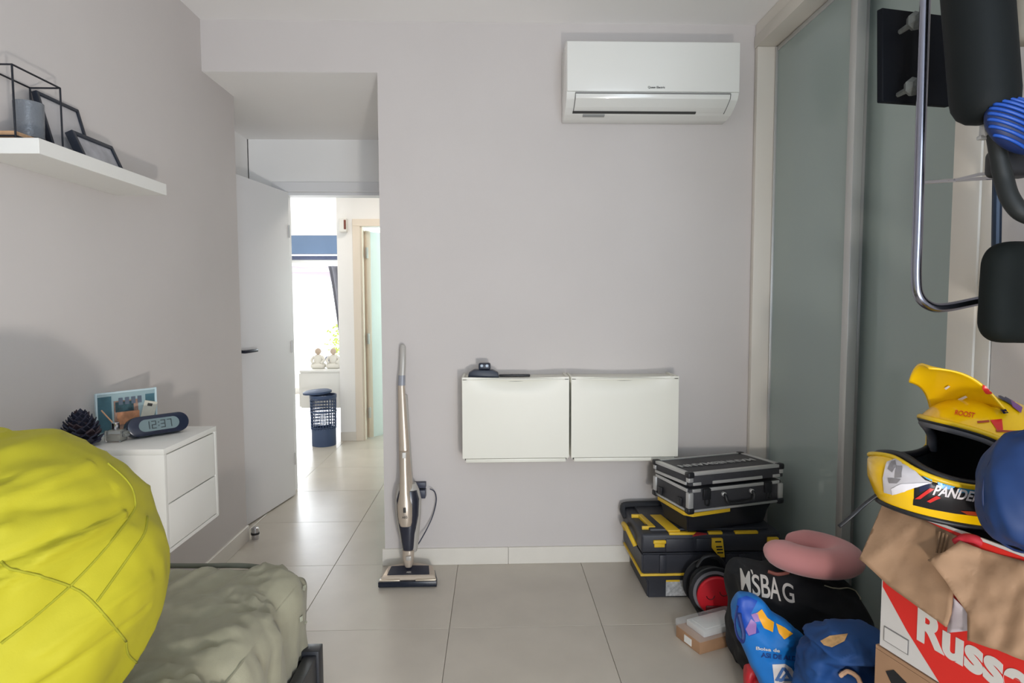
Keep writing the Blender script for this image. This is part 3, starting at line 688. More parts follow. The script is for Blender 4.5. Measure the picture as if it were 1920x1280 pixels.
# floor head: wedge that rises to the joint
bx0, bx1 = vp(709, 1100, 2.705).x, vp(819, 1100, 2.705).x; cxm = (bx0+bx1)/2; yf, yb = -0.098, 0.02
b = BM(); outline = [(bx0, yf), (bx1, yf), (bx1, yf+0.03), (bx1-0.018, yb+0.005), (cxm+0.05, yb+0.02), (cxm-0.05, yb+0.02), (bx0+0.018, yb+0.005), (bx0, yf+0.03)]
prism(b, outline, 0.004, 0.028, bev=0.003); O('floor_head', b, M('black gloss head', (28, 34, 48), 0.25), vc)
b = BM()
lo = [(bx0+0.003, yf+0.016), (bx1-0.003, yf+0.016), (bx1-0.02, yb), (cxm+0.04, yb+0.015), (cxm-0.04, yb+0.015), (bx0+0.02, yb)]
hi = [(bx0+0.014, yf+0.03, 0.044), (bx1-0.014, yf+0.03, 0.044), (bx1-0.03, yb-0.01, 0.058), (cxm+0.035, yb+0.005, 0.064), (cxm-0.035, yb+0.005, 0.064), (bx0+0.03, yb-0.01, 0.058)]
A = [b.verts.new((x, y, 0.028)) for x, y in lo]; B = [b.verts.new(v) for v in hi]; b.faces.new(A[::-1]); b.faces.new(B)
for k in range(6): b.faces.new((A[k], A[(k+1) % 6], B[(k+1) % 6], B[k]))
bmesh.ops.recalc_face_normals(b, faces=b.faces[:]); bmesh.ops.bevel(b, geom=b.edges[:], offset=0.003, segments=2, affect='EDGES'); O('head_cover', b, m_ch, vc)
b = BM(); hs = [(bx0+0.036, yf+0.036, 0.0460), (bx1-0.036, yf+0.036, 0.0460), (bx1-0.045, yb-0.02, 0.0580), (cxm+0.028, yb-0.018, 0.0590), (cxm-0.028, yb-0.018, 0.0590), (bx0+0.045, yb-0.02, 0.0580)]
A = [b.verts.new((x, y, z-0.004)) for x, y, z in hs]; B = [b.verts.new((x, y, z+0.002)) for x, y, z in hs]; b.faces.new(A[::-1]); b.faces.new(B)
for k in range(6): b.faces.new((A[k], A[(k+1) % 6], B[(k+1) % 6], B[k]))
bmesh.ops.recalc_face_normals(b, faces=b.faces[:]); O('head_window', b, m_dk, vc, smooth=False, label='dark window in the head')
text('lettering', 'AEG', 0.011, m_gv, vc, frame((cxm, yf+0.05, 0.0512), (1, 0, 0), (0, 1, 0.28)), bold=0.0003)
for x0, x1 in ((bx0+0.004, cxm-0.035), (cxm+0.035, bx1-0.004)):
    b = BM(); box(b, x0, x1, yf+0.008, yf+0.024, 0.0275, 0.0335, bev=0.002); O('trim_strip', b, M('pale champagne', (214, 200, 180), 0.3, metal=0.3), vc)
for x in (bx0+0.03, bx1-0.03):
    b = BM(); tube(b, [(x-0.01, -0.01, 0.012), (x+0.01, -0.01, 0.012)], 0.012, 12); O('wheel', b, m_black, vc)
chg = thing('wall_charger', 'dark charger plug with a cord in the wall beside the vacuum', 'charger', tuple(at(788, 915, y=D)))
b = BM(); box(b, -0.032, 0.030, -0.03, 0, 0.008, 0.036, bev=0.003); prism(b, [(-0.022, 0.004), (0.030, 0.004), (0.030, -0.036), (0.012, -0.036), (-0.008, -0.02)], -0.05, -0.004, XZ, 0.003); O('plug', b, M('slate plastic', (62, 66, 82), 0.45), chg)
c0 = Vector(at(788, 915, y=D)); P = [(806, 916, 2.905), (815, 922, 2.91), (818, 938, 2.92), (812, 965, 2.92), (801, 990, 2.90), (790, 1010, 2.85), (784, 1020, 2.83)]
b = BM(); tube(b, smoothpath([at(x, y, y=d_)-c0 for x, y, d_ in P], 6), 0.0028, 8); O('cord', b, M('slate plastic', (62, 66, 82), 0.45), chg)

# ------------------------------------------------------------------ bed
bd = thing('bed', 'single bed with an olive grey fitted sheet and a black frame, left foreground', 'bed', (-0.95, 0.75, 0))
m_sheet = M('olive grey cotton', (150, 147, 126), 0.9, wrinkle=0.5, wscale=7, var=0.04, scale=30, bump=0.08, bscale=400, sheen=0.1)
def ridge(p, s_, o=2): return 0.5-abs(fbm(p, s_, o))
def sheet_disp(p):
    x, y, z = p
    edge = max(0, 1-abs((x+0.62)/0.20)); far = max(0, 1-abs((y-1.78)/0.22))
    d = 0.006*fbm((x*2, y*5, z*2), 2.2)
    d += 0.055*edge*(ridge((y*6.5+x*4, x*1.5-y*0.4, z*0.7), 1.5)-0.3)
    d += 0.035*edge*(ridge((y*15-x*6, x*1.5, z*0.7+3), 1.2)-0.3)
    d += 0.040*far*(ridge((x*6-y*2, y*1.2, z*0.8), 1.7)-0.3)
    if z > 0.47 and y < 1.75: d += 0.022*(ridge((x*2.0+y*3.4, y*1.0-x*2, 1), 1.9)-0.35)
    if z < 0.44: d += 0.028*min(1, (0.44-z)/0.12)*fbm((y*7, x*7, 0.3), 1.3, 2)
    return d
b = BM(); rbox(b, (-0.940, 0.735, 0.350), (0.390, 1.135, 0.150), (0.10, 0.10, 0.085), 110, sheet_disp); sheet = O('fitted_sheet', b, m_sheet, bd, world=True, angle=180)
b = BM()
pts = smoothpath([(-1.30, 1.855, 0.487), (-1.1, 1.858, 0.49), (-0.9, 1.855, 0.488), (-0.76, 1.850, 0.488), (-0.68, 1.838, 0.478), (-0.615, 1.80, 0.455)], 6)
tube(b, [p-Vector((0, 0.004, 0.004)) for p in pts], 0.008, 8); O('sheet_seam', b, M('dark olive seam', (104, 106, 94), 0.9), bd, world=True, angle=180)
m_bf = M('black bed frame', (34, 36, 42), 0.4)
b = BM(); box(b, -0.548, -0.512, -0.38, 1.715, 0.13, 0.275, bev=0.003); O('side_rail', b, m_bf, bd, world=True)
b = BM(); box(b, -1.325, -0.56, 1.72, 1.752, 0.13, 0.25, bev=0.003); O('foot_rail', b, m_bf, bd, world=True)
for x in (-0.556, -1.32):
    for y in (1.716, -0.37): b = BM(); box(b, x, x+0.05, y, y+0.045, 0, 0.284, bev=0.003); O('leg', b, m_bf, bd, world=True)
b = BM(); box(b, -1.30, -0.58, -0.38, 1.70, 0.225, 0.243); O('slat_base', b, m_bf, bd, world=True)
tr_ = bvh([sheet])
m_pr = M('pale printed shape', (196, 200, 180), 0.9)
for q in ([(571, 1088), (577, 1083), (582, 1098), (577, 1102)], [(566, 1099), (572, 1097), (570, 1108), (565, 1107)], [(572, 1119), (580, 1115), (583, 1125), (575, 1130)], [(575, 1150), (583, 1148), (582, 1160), (575, 1162)], [(560, 1157), (566, 1153), (566, 1163), (561, 1166)], [(569, 1165), (574, 1163), (574, 1172), (570, 1174)]):
    printed('print_patch', [q], tr_, m_pr, bd, off=0.003, cuts=1, label='pale printed patch')

# ------------------------------------------------------------------ bean bag
C0 = at(4, 1108, y=1.12)
bb = thing('bean_bag', 'big lime yellow bean bag lying on the bed', 'bean bag', (C0.x, C0.y, 0.5))
m_lime = M('lime yellow cloth', (172, 165, 28), 0.75, var=0.03, scale=12, bump=0.05, bscale=350)
b = BM(); NU, NV = 220, 140; g = {}
FOLDS = [(0, 892, 115, 862, -.007, .010), (0, 958, 105, 914, -.012, .012), (60, 1004, 200, 955, -.010, .011), (0, 1056, 190, 978, -.013, .011), (0, 1152, 125, 1104, -.012, .012), (150, 900, 248, 938, -.005, .008),
         (-10, 992, 150, 924, .010, .013), (-10, 1030, 232, 966, .012, .011), (10, 1082, 226, 968, .010, .010), (-10, 925, 160, 880, .008, .014), (0, 1120, 110, 1085, .009, .012), (190, 1010, 250, 990, .004, .006), (215, 1120, 285, 1080, .005, .009), (200, 1180, 290, 1140, -.005, .008), (170, 1090, 240, 1050, -.004, .007)]
FOLDS = [((a-4)*1.12/FPX, (1108-b_)*1.12/FPX, (c-4)*1.12/FPX, (1108-d_)*1.12/FPX, e_, f_) for a, b_, c, d_, e_, f_ in FOLDS]
def crease(x, z):
    t_ = 0.0
    for x0, z0, x1, z1, A_, w_ in FOLDS:
        dx, dz = x1-x0, z1-z0; L2_ = dx*dx+dz*dz; u = ((x-x0)*dx+(z-z0)*dz)/L2_; uc = max(0, min(1, u))
        dd = math.hypot(x-x0-dx*uc, z-z0-dz*uc); ww = w_*(1.0-0.45*uc)
        if dd < 3*ww: t_ += A_*(1-0.35*uc)*math.exp(-(dd/ww)**2)
    return t_
for j in range(NV+1):
    th = math.pi*j/NV
    for i in range(NU):
        a = 2*math.pi*i/NU
        n_ = Vector((math.sin(th)*math.cos(a), math.sin(th)*math.sin(a), math.cos(th)))
        p = Vector((n_.x*0.258, n_.y*0.30, n_.z*0.290))
        p.z += 0.03*max(0, n_.z)*(0.3-n_.x)*0.5
        q = (p.x*0.90+p.z*0.44, p.y, -p.x*0.44+p.z*0.90)      # along the folds, depth, across the folds
        side = p.x*0.80-p.z*0.60                                # right of the long seam the cloth is tight
        wgt = max(0.12, min(1, (0.15-side)/0.10)) * max(0.15, min(1, (q[2]+0.13)/0.06))
        warp = 0.03*fbm(p, 6, 2)
        f1 = ridge((q[0]*1.5, q[1]*1.2, q[2]*7.5+warp*8), 1.0, 2)-0.32
        f2 = ridge((q[0]*2.6+4, q[1]*1.6, q[2]*15+warp*14), 1.0, 2)-0.32
        calm = 1-0.75*max(0, min(1, (p.x+p.z*0.6-0.15)/0.10))
        d = wgt*calm*(0.080*f1+0.036*f2)+(crease(p.x, p.z)*1.25 if p.y < 0.02 else 0)+0.005*fbm(p, 7)
        d += 0.028*(1-wgt)*(ridge((p.x*8-p.z*3, p.y*4, p.z*5), 1.0, 2)-0.35)
        p += n_*d
        wz = C0.z+p.z
        if wz < 0.53: p.z += (0.508-wz)*min(1, (0.53-wz)/0.02)*1.0 if wz < 0.508 else 0
        if C0.x+p.x < -1.30: p.x = -1.30-C0.x
        g[i, j] = p + Vector((C0.x, C0.y, C0.z))
vv = {}
for j in range(NV+1):
    for i in range(NU):
        if j in (0, NV): vv[i, j] = vv.get((0, j)) or b.verts.new(g[0, j])
        else: vv[i, j] = b.verts.new(g[i, j])
for j in range(NV):
    for i in range(NU):
        q = []
        for k in ((i, j), (i, j+1), ((i+1) % NU, j+1), ((i+1) % NU, j)):
            if vv[k] not in q: q.append(vv[k])
        b.faces.new(q)
bmesh.ops.recalc_face_normals(b, faces=b.faces[:])
bbo = O('cover', b, m_lime, bb, world=True, angle=180)
tb_ = bvh([bbo]); m_seam = M('lime seam', (150, 148, 30), 0.85)
for line in ([(201, 868), (230, 893), (247, 915), (253, 940), (250, 958), (222, 998), (180, 1048), (131, 1099)], [(131, 1099), (95, 1130), (40, 1176), (2, 1206)], [(2, 1052), (18, 1066), (55, 1074), (95, 1086), (131, 1099), (160, 1116), (195, 1152), (236, 1202)], [(276, 968), (270, 1000), (240, 1045), (205, 1095), (181, 1128)], [(236, 1202), (240, 1226), (258, 1244)]):
    P = [h for h in (hit(tb_, x.x, x.y, 0.0005) for x in smoothpath([(x, y, 0) for x, y in line], 6)) if h]
    b = BM(); tube(b, P, 0.0022, 6); O('seam', b, m_seam, bb, world=True, angle=180)

# ------------------------------------------------------------------ generic lumps given by their outline rows
def pxloft(name, rows, y, mat, parent, dep=0.1, ex=2.6, n=36, amp=0.0, fs=8.0, sub=4, label=None, fold=0.0, ff=(1, 1, 1)):
    R_ = smoothpath([Vector((r[0], r[1], r[2])) for r in rows], sub); b = BM(); rings = []; m_ = len(R_)
    for i, r in enumerate(R_):
        yy = y
        a = at(r.y, r.x, y=yy); c = at(r.z, r.x, y=yy); cc = (a+c)/2; w_ = (c-a).length/2
        e = math.sin(math.pi*min(1, max(0, (i+0.35)/(m_-0.3)))); dd = dep*(e**0.45)
        ring = []
        for k in range(n):
            t = 2*math.pi*k/n; f = lambda v: math.copysign(abs(v)**(2/ex), v)
            p = cc+Vector((f(math.cos(t))*w_, f(math.sin(t))*min(dd, max(w_*1.2, 0.004)), 0))
            if amp: p += Vector((0.25*math.cos(t), math.sin(t), 0))*amp*fbm(p, fs)*min(1, e*2)
            if fold: p += Vector((0.5*math.cos(t), math.sin(t), 0))*fold*(ridge((p.x*ff[0], p.y*ff[1], p.z*ff[2]), 1.0, 3)-0.3)*min(1, e*2)
            p.z = max(p.z, 0.002)
            ring.append(b.verts.new(p))
        rings.append(ring)
    for A, B in zip(rings, rings[1:]):
        for k in range(n): b.faces.new((A[k], A[(k+1) % n], B[(k+1) % n], B[k]))
    b.faces.new(rings[0][::-1]); b.faces.new(rings[-1]); bmesh.ops.recalc_face_normals(b, faces=b.faces[:])
    return O(name, b, mat, parent, world=True, label=label, angle=180)

# ------------------------------------------------------------------ tool boxes and tool case
m_tb = M('charcoal tool plastic', (46, 48, 56), 0.5, var=0.04, scale=20, bump=0.05, bscale=300); m_tbd = M('black tool plastic', (30, 32, 38), 0.5)
m_ty = M('tool yellow', (224, 184, 44), 0.45)
tx = thing('toolbox', 'large charcoal and yellow toolbox on the floor against the wall', 'toolbox', (0.632, 2.551, 0))
WB, DB = 0.60, 0.37
b = BM(); bb_ = bmesh.new()
lo = [(0.03, 0.02), (WB-0.03, 0.02), (WB-0.03, DB-0.02), (0.03, DB-0.02)]; mi = [(0.0, 0.0), (WB, 0.0), (WB, DB), (0.0, DB)]
rr = []
for poly, z in ((lo, 0.0), (lo, 0.07), (mi, 0.115), (mi, 0.205)): rr.append([bb_.verts.new((x, y, z)) for x, y in poly])
for A, B in zip(rr, rr[1:]):
    for k in range(4): bb_.faces.new((A[k], A[(k+1) % 4], B[(k+1) % 4], B[k]))
bb_.faces.new(rr[0][::-1]); bb_.faces.new(rr[-1]); bmesh.ops.recalc_face_normals(bb_, faces=bb_.faces[:]); bmesh.ops.bevel(bb_, geom=bb_.edges[:], offset=0.006, segments=2, affect='EDGES'); join(b, bb_)
for x in (0.075, 0.36, 0.42, 0.52): box(b, x, x+0.028, -0.008, 0.01, 0.12, 0.20, bev=0.003)
O('body', b, m_tb, tx)
b = BM(); box(b, -0.004, WB+0.0, -0.006, DB, 0.209, 0.292, bev=0.012, seg=3); box(b, 0.04, WB-0.04, 0.03, DB-0.04, 0.285, 0.302, bev=0.006)
box(b, 0.10, 0.22, -0.012, 0.01, 0.216, 0.272, bev=0.004); box(b, 0.23, 0.30, -0.012, 0.01, 0.216, 0.272, bev=0.004); lid = O('lid', b, m_tb, tx)
b = BM(); box(b, -0.0065, WB+0.004, -0.0065, DB-0.02, 0.108, 0.117, bev=0.002); O('trim_line', b, m_ty, tx, label='yellow line round the body')
for x0, x1 in ((0.115, 0.235), (0.285, 0.345), (0.40, 0.50)):
    b = BM(); box(b, x0, x1, -0.008, 0.012, 0.287, 0.298, bev=0.002); O('edge_strip', b, m_ty, lid, label='yellow edge strip')
b = BM(); prism(b, [(0.112, 0.004), (0.165, 0.004), (0.135, 0.20), (0.085, 0.20)], 0.298, 0.305, bev=0.001); O('lid_band', b, m_ty, lid, label='yellow band across the lid')
b = BM(); prism(b, [(0.012, 0.05), (0.07, 0.05), (0.05, 0.21), (0.0, 0.21), (0.0, 0.20), (0.03, 0.195), (0.045, 0.06), (0.012, 0.06)], 0.290, 0.3055, bev=0.001); O('lid_band', b, m_ty, lid, label='yellow corner strip')
b = BM(); box(b, 0.045, 0.10, -0.018, -0.004, 0.252, 0.268, bev=0.005, seg=3); box(b, 0.05, 0.095, -0.012, -0.002, 0.236, 0.256, bev=0.002); O('catch', b, m_ty, tx, label='yellow catch')
for x in (0.318, 0.56):
    b = BM(); prism(b, [(x-0.022, 0.274), (x+0.024, 0.274), (x+0.034, 0.192), (x+0.012, 0.192), (x-0.022, 0.232)], -0.022, -0.005, XZ, 0.003); lt = O('latch', b, m_ty, tx, label='yellow latch')
    for dz in (0.262, 0.240, 0.228, 0.214):
        b = BM(); box(b, x-0.010+(0.262-dz)*0.2, x+0.016+(0.262-dz)*0.2, -0.0235, -0.021, dz-0.003, dz+0.003); O('groove', b, m_tbd, lt, smooth=False)
b = BM(); tube(b, smoothpath([(-0.006, 0.10, 0.20), (-0.022, 0.12, 0.235), (-0.026, 0.2, 0.25), (-0.022, 0.28, 0.235), (-0.006, 0.30, 0.20)], 6), 0.010, 10); O('side_handle', b, m_ty, tx, label='yellow side handle')
b = BM(); tube(b, smoothpath([(0.0, 0.32, 0.25), (-0.01, 0.34, 0.29), (0.03, 0.345, 0.305), (0.3, 0.345, 0.305)], 6), 0.016, 10); O('pull_handle', b, m_tbd, tx)
b = BM(); box(b, 0.11, 0.225, 0.0165, 0.02, 0.008, 0.085, bev=0.0005, seg=1)
st = O('sticker', b, M('sticker print', (176, 178, 180), 0.5, var=0.3, scale=90), tx, smooth=False, label='grey and white printed sticker')
b = BM(); box(b, 0.11, 0.17, 0.0155, 0.017, 0.072, 0.088); O('sticker_header', b, m_ty, st, smooth=False)
for x in (0.06, WB-0.06):
    b = BM(); tube(b, [(x-0.02, 0.33, 0.03), (x+0.02, 0.33, 0.03)], 0.03, 16); O('wheel', b, m_tbd, tx)

RZ = R(15.8); FL = Vector((0.805, 2.468, 0.0)); ZB = 0.409
t2 = thing('toolbox', 'smaller black toolbox with a yellow rim between the case and the big toolbox', 'toolbox', (FL.x, FL.y, 0.3065), RZ)
b = BM(); bb_ = bmesh.new(); rr = []
for i_, z in ((0.03, 0.0), (0.02, 0.06), (0.008, 0.094)): rr.append([bb_.verts.new(v) for v in ((i_, i_+0.02, z), (0.45-i_, i_+0.02, z), (0.45-i_, 0.27-i_, z), (i_, 0.27-i_, z))])
for A, B in zip(rr, rr[1:]):
    for k in range(4): bb_.faces.new((A[k], A[(k+1) % 4], B[(k+1) % 4], B[k]))
bb_.faces.new(rr[0][::-1]); bb_.faces.new(rr[-1]); bmesh.ops.recalc_face_normals(bb_, faces=bb_.faces[:]); bmesh.ops.bevel(bb_, geom=bb_.edges[:], offset=0.006, segments=2, affect='EDGES'); join(b, bb_)
O('body', b, m_tbd, t2)
b = BM(); prism(b, [(0.008, 0.26), (0.004, 0.045), (0.03, 0.012), (0.22, 0.022), (0.22, 0.028), (0.04, 0.034), (0.02, 0.06), (0.02, 0.26)], 0.078, 0.0945, bev=0.002); O('rim_trim', b, m_ty, t2, label='yellow trim along the upper rim')
b = BM(); prism(b, [(0.06, 0.03), (0.09, 0.0), (0.02, 0.0)], 0.001, 0.006, bev=0.0005); O('red_tag', b, M('red tag', (150, 30, 34), 0.6), t2, label='small red tag')

tcase = thing('tool_case', 'black tool case with aluminium edges on top of the toolbox stack', 'tool case', (FL.x, FL.y, ZB), RZ)
m_cs = M('black textured panel', (52, 52, 56), 0.55, var=0.06, scale=60, bump=0.2, bscale=500)
WC, DC = 0.468, 0.277
b = BM(); box(b, 0.004, WC-0.004, 0.004, DC-0.004, 0.0, 0.097, bev=0.002); body = O('case_body', b, m_cs, tcase)
hinge = Matrix.Translation((0, DC, 0.10)) @ Matrix.Rotation(R(-2.4), 4, 'X') @ Matrix.Translation((0, -DC, -0.10))
b = BM(); box(b, -0.001, WC+0.001, -0.003, DC, 0.101, 0.152, bev=0.003, mat=hinge); lid = O('case_lid', b, m_cs, tcase)
ew = 0.016
def edges(parent, z0, z1, mat, over, low, top):
    def bar(*a): 
        b = BM(); box(b, *a, bev=0.002, mat=mat); O('edge_profile', b, m_alu, parent, label='aluminium edge')
    o = over
    if low:
        bar(ew, WC-ew, -0.002-o, 0.006, z0, z0+0.010); bar(-0.002-o, 0.006, ew, DC-ew, z0, z0+0.010)
    if top: 
        bar(ew, WC-ew, -0.004-o, ew, z1-0.010, z1+0.003); bar(-0.004-o, ew, ew, DC-ew, z1-0.010, z1+0.003); bar(WC-ew, WC+0.004+o, ew, DC-ew, z1-0.010, z1+0.003); bar(ew, WC-ew, DC-ew, DC+0.002, z1-0.010, z1+0.003)
    else:
        for x0, x1 in ((ew, 0.055), (0.10, 0.37), (0.415, WC-ew)): bar(x0, x1, -0.003-o, 0.006, z1-0.014, z1)
        bar(-0.003-o, 0.006, ew, DC-ew, z1-0.014, z1); bar(WC-0.006, WC+0.003+o, ew, DC-ew, z1-0.014, z1)
    for x, y in ((0, 0), (WC, 0), (0, DC), (WC, DC)):
        sx_, sy_ = (-1 if x == 0 else 1), (-1 if y == 0 else 1)
        b = BM(); box(b, x+sx_*0.004, x-sx_*0.020, y+sy_*0.004, y-sy_*0.020, z0+0.014, z1-0.014, bev=0.004, mat=mat); O('corner_post', b, m_alu, parent, label='aluminium corner post')
        zc = z1-0.008 if top else z0+0.006
        b = BM(); box(b, x+sx_*0.008, x-sx_*0.024, y+sy_*0.008, y-sy_*0.024, zc-0.012, zc+0.014, bev=0.007, seg=3, mat=mat); O('corner_cap', b, m_black, parent, label='black corner cap')
edges(body, 0.0, 0.098, Matrix(), 0.0, True, False)
edges(lid, 0.101, 0.153, hinge, 0.002, False, True)
for x0, x1 in ((ew, 0.055), (0.11, 0.36), (0.415, WC-ew)):
    b = BM(); box(b, x0, x1, -0.0065, 0.004, 0.102, 0.115, bev=0.002, mat=hinge); O('edge_profile', b, m_alu, lid, label='aluminium edge')
b = BM(); box(b, -0.0065, 0.004, ew, DC-ew, 0.102, 0.115, bev=0.002, mat=hinge); O('edge_profile', b, m_alu, lid, label='aluminium edge')
for x in (0.082, 0.39):
    b = BM(); box(b, x-0.018, x+0.018, -0.010, 0.0, 0.05, 0.097, bev=0.003); tube(b, smoothpath([(x-0.01, -0.011, 0.052), (x-0.008, -0.013, 0.03), (x+0.008, -0.013, 0.03), (x+0.01, -0.011, 0.052)], 4), 0.003, 6); O('latch', b, m_black, body)
b = BM(); tube(b, smoothpath([(0.165, -0.006, 0.066), (0.165, -0.02, 0.06), (0.170, -0.026, 0.04), (0.19, -0.028, 0.030), (0.28, -0.028, 0.030), (0.30, -0.026, 0.04), (0.305, -0.02, 0.06), (0.305, -0.006, 0.066)], 6), 0.007, 10); O('carry_handle', b, m_black, body)
for x in (0.165, 0.305):
    b = BM(); lathe(b, [(0.010, 0), (0.010, 0.010), (0.007, 0.012)], 14, mat=Matrix.Translation((x, -0.0, 0.066)) @ Matrix.Rotation(R(90), 4, 'X')); O('handle_mount', b, m_alu, body, label='silver handle mount')
for y in (0.06, 0.215):
    b = BM(); box(b, -0.010, 0.0, y-0.015, y+0.015, 0.015, 0.05, bev=0.003); O('strap_mount', b, m_black, body)
text('lettering', 'MANNESMANN', 0.056, M('pale lettering', (190, 190, 188), 0.6), lid, hinge @ frame((0.225, 0.125, 0.1562), (-1, 0, 0), (0, -1, 0)), bold=0.001)

# ------------------------------------------------------------------ cable reel
rl = thing('cable_reel', 'black cable reel with a round red hub standing before the toolbox', 'cable reel', (0.893, 2.435, 0.108), R(-3))
m_rk = M('black rubber cable', (28, 30, 34), 0.6); m_red = M('red plastic', (204, 28, 44), 0.4)
YX = Matrix.Rotation(R(90), 4, 'X')                  # lathe axis towards -y
b = BM(); lathe(b, [(0.03, -0.05), (0.104, -0.05), (0.107, -0.046), (0.104, -0.042), (0.06, -0.04), (0.06, 0.03), (0.100, 0.034), (0.104, 0.038), (0.100, 0.042), (0.07, 0.044)], 40, mat=YX); O('drum', b, m_black, rl)
for k in range(4):
    b = BM(); r_ = 0.072+0.008*(k % 2)+0.007*(k//2); tube(b, [(math.cos(2*math.pi*i/40)*(r_+0.003*math.sin(3*i*0.157+k)), -(-0.032+k*0.019), math.sin(2*math.pi*i/40)*(r_+0.003*math.sin(3*i*0.157+k))) for i in range(40)], 0.0085, 8, closed=True); O('cable', b, m_rk, rl, angle=180)
b = BM(); lathe(b, [(0.072, 0.038), (0.088, 0.044), (0.088, 0.047), (0.076, 0.046)], 40, mat=YX, cap=False); O('label_ring', b, M('grey ring', (120, 120, 126), 0.5), rl, label='grey ring round the hub')
hub = Matrix.Translation((0.006, -0.044, -0.012))
b = BM(); lathe(b, [(0.079, 0.0), (0.079, 0.008), (0.074, 0.014), (0.02, 0.017), (0.001, 0.017)], 40, mat=hub @ YX); hb_ = O('hub', b, m_red, rl, label='red round hub plate')
m_rd = M('dark red groove', (96, 18, 26), 0.5)
for a0, cx_, cz_, r_ in ((190, -0.028, 0.006, 0.016), (180, 0.026, 0.022, 0.017)):
    b = BM(); tube(b, [hub @ Vector((cx_+r_*math.cos(R(a0+i*17)), -0.017, cz_+r_*math.sin(R(a0+i*17)))) for i in range(11)], 0.0022, 6); O('grip_groove', b, m_rd, hb_)
b = BM(); box(b, -0.045, 0.05, -0.018, -0.0135, -0.064, -0.036, bev=0.004, mat=hub); O('socket_cover', b, m_rd, hb_, label='darker red socket cover')
b = BM(); tube(b, smoothpath([(-0.06, 0.0, 0.085), (-0.03, 0.0, 0.125), (0.02, 0.0, 0.128), (0.05, 0.0, 0.09)], 6), 0.009, 8); O('carry_handle', b, m_black, rl)
b = BM(); box(b, -0.06, 0.06, -0.055, 0.055, -0.1075, -0.095, bev=0.004); O('foot', b, m_black, rl)

# ------------------------------------------------------------------ kraft tray with a clear lid
ty = thing('packaging_box', 'low brown cardboard box with a clear plastic lid on the floor', 'box', (0.744, 2.135, 0), R(21.5))
m_kr = M('kraft cardboard', (166, 128, 96), 0.85, var=0.05, scale=20)
b = BM(); box(b, 0, 0.24, 0, 0.135, 0, 0.046, bev=0.002); O('carton', b, m_kr, ty)
m_cl = M('clear plastic', (236, 240, 244), 0.08, trans=0.0, alpha=0.22, spec=0.9)
b = BM(); box(b, -0.003, 0.243, -0.003, 0.138, 0.044, 0.074, bev=0.006); O('clear_lid', b, m_cl, ty, label='clear plastic lid')
b = BM(); box(b, 0.035, 0.22, 0.018, 0.118, 0.0465, 0.070, bev=0.003); box(b, 0.05, 0.21, 0.03, 0.105, 0.068, 0.073, bev=0.002); O('white_device', b, M('white device', (222, 222, 220), 0.4), ty, label='white device under the lid')
b = BM(); box(b, -0.002, 0.0005, 0.045, 0.085, 0.008, 0.034); O('label', b, m_white, ty, smooth=False, label='small white sticker')

# ------------------------------------------------------------------ black printed bag and neck pillow
bg = thing('cloth_bag', 'black cloth bag with white block letters standing by the wardrobe', 'bag', (1.047, 2.02, 0))
m_bk = M('black canvas', (24, 25, 29), 0.9, wrinkle=0.6, wscale=8, var=0.08, scale=14, bump=0.1, bscale=300)
def bag_disp(p):
    return 0.018*fbm((p.x*3, p.y*3, p.z*4), 1.6)+0.016*(ridge((p.x*4+p.z*5, p.y*4, p.z*3), 1.5)-0.3)
b = BM(); rbox(b, (1.047, 2.02, 0.195), (0.225, 0.135, 0.195), (0.05, 0.09, 0.11), 44, bag_disp)
for v in b.verts:
    t = v.co.z/0.39; v.co.x = 1.06+(v.co.x-1.06)*(1.0-0.06*t*t)+(-0.02*t); v.co.z = max(v.co.z-0.09*t*max(0, (v.co.x-1.08)/0.2)-0.016*t, 0.002)
bgo = O('bag_body', b, m_bk, bg, world=True, angle=180)
tg = bvh([bgo]); m_wl = M('white print', (206, 202, 196), 0.8)
for ch, p0, p1, h_ in (("M", (1391, 1105), (1409, 1112), 40), ("'", (1410, 1077), (1413, 1078), 9), ("S", (1412, 1116), (1426, 1119), 40), ("B", (1428, 1119), (1445, 1122), 42), ("A", (1444, 1122), (1464, 1127), 42), ("G", (1468, 1126), (1490, 1132), 36)):
    printtext('lettering', ch, tg, m_wl, bg, p0, p1, h_, bold=0.012, shear=-3)
b = BM(); P = [h for h in (hit(tg, x.x, x.y, 0.003) for x in smoothpath([(1545, 1098, 0), (1570, 1104, 0), (1590, 1103, 0), (1608, 1112, 0), (1612, 1124, 0)], 6)) if h]
if len(P) > 3: tube(b, P, 0.0022, 6); O('drawstring', b, M('beige cord', (176, 172, 150), 0.8), bg, world=True, label='beige drawstring')
b = BM(); P = [h for h in (hit(tg, x.x, x.y, 0.004) for x in smoothpath([(1440, 1073, 0), (1458, 1078, 0), (1478, 1075, 0)], 6)) if h]
if len(P) > 3: tube(b, P, 0.006, 8); O('toggle', b, M('reddish toggle', (132, 76, 66), 0.6), bg, world=True, label='reddish brown toggle')

npil = thing('neck_pillow', 'pink U-shaped neck pillow lying on the black bag', 'neck pillow', (1.078, 2.02, 0.424))
b = BM(); tl = Matrix.Rotation(R(-4), 4, 'X') @ Matrix.Rotation(R(3), 4, 'Y')
pts, rs = [], []
for i in range(41):
    a = R(158)+R(304)*i/40; pts.append((0.108*math.cos(a), 0.112*math.sin(a), 0.0)); e = min(i, 40-i)/40; rs.append(0.060*(0.30+0.70*min(1, e*9)**0.5) if e < 0.11 else 0.060)
tube(b, pts, rs, 20); bmesh.ops.scale(b, vec=(1, 1, 0.78), verts=b.verts); b.transform(tl)
O('pillow_body', b, M('pink velour', (206, 140, 140), 0.85, var=0.03, scale=10, sheen=0.3), npil, angle=180)

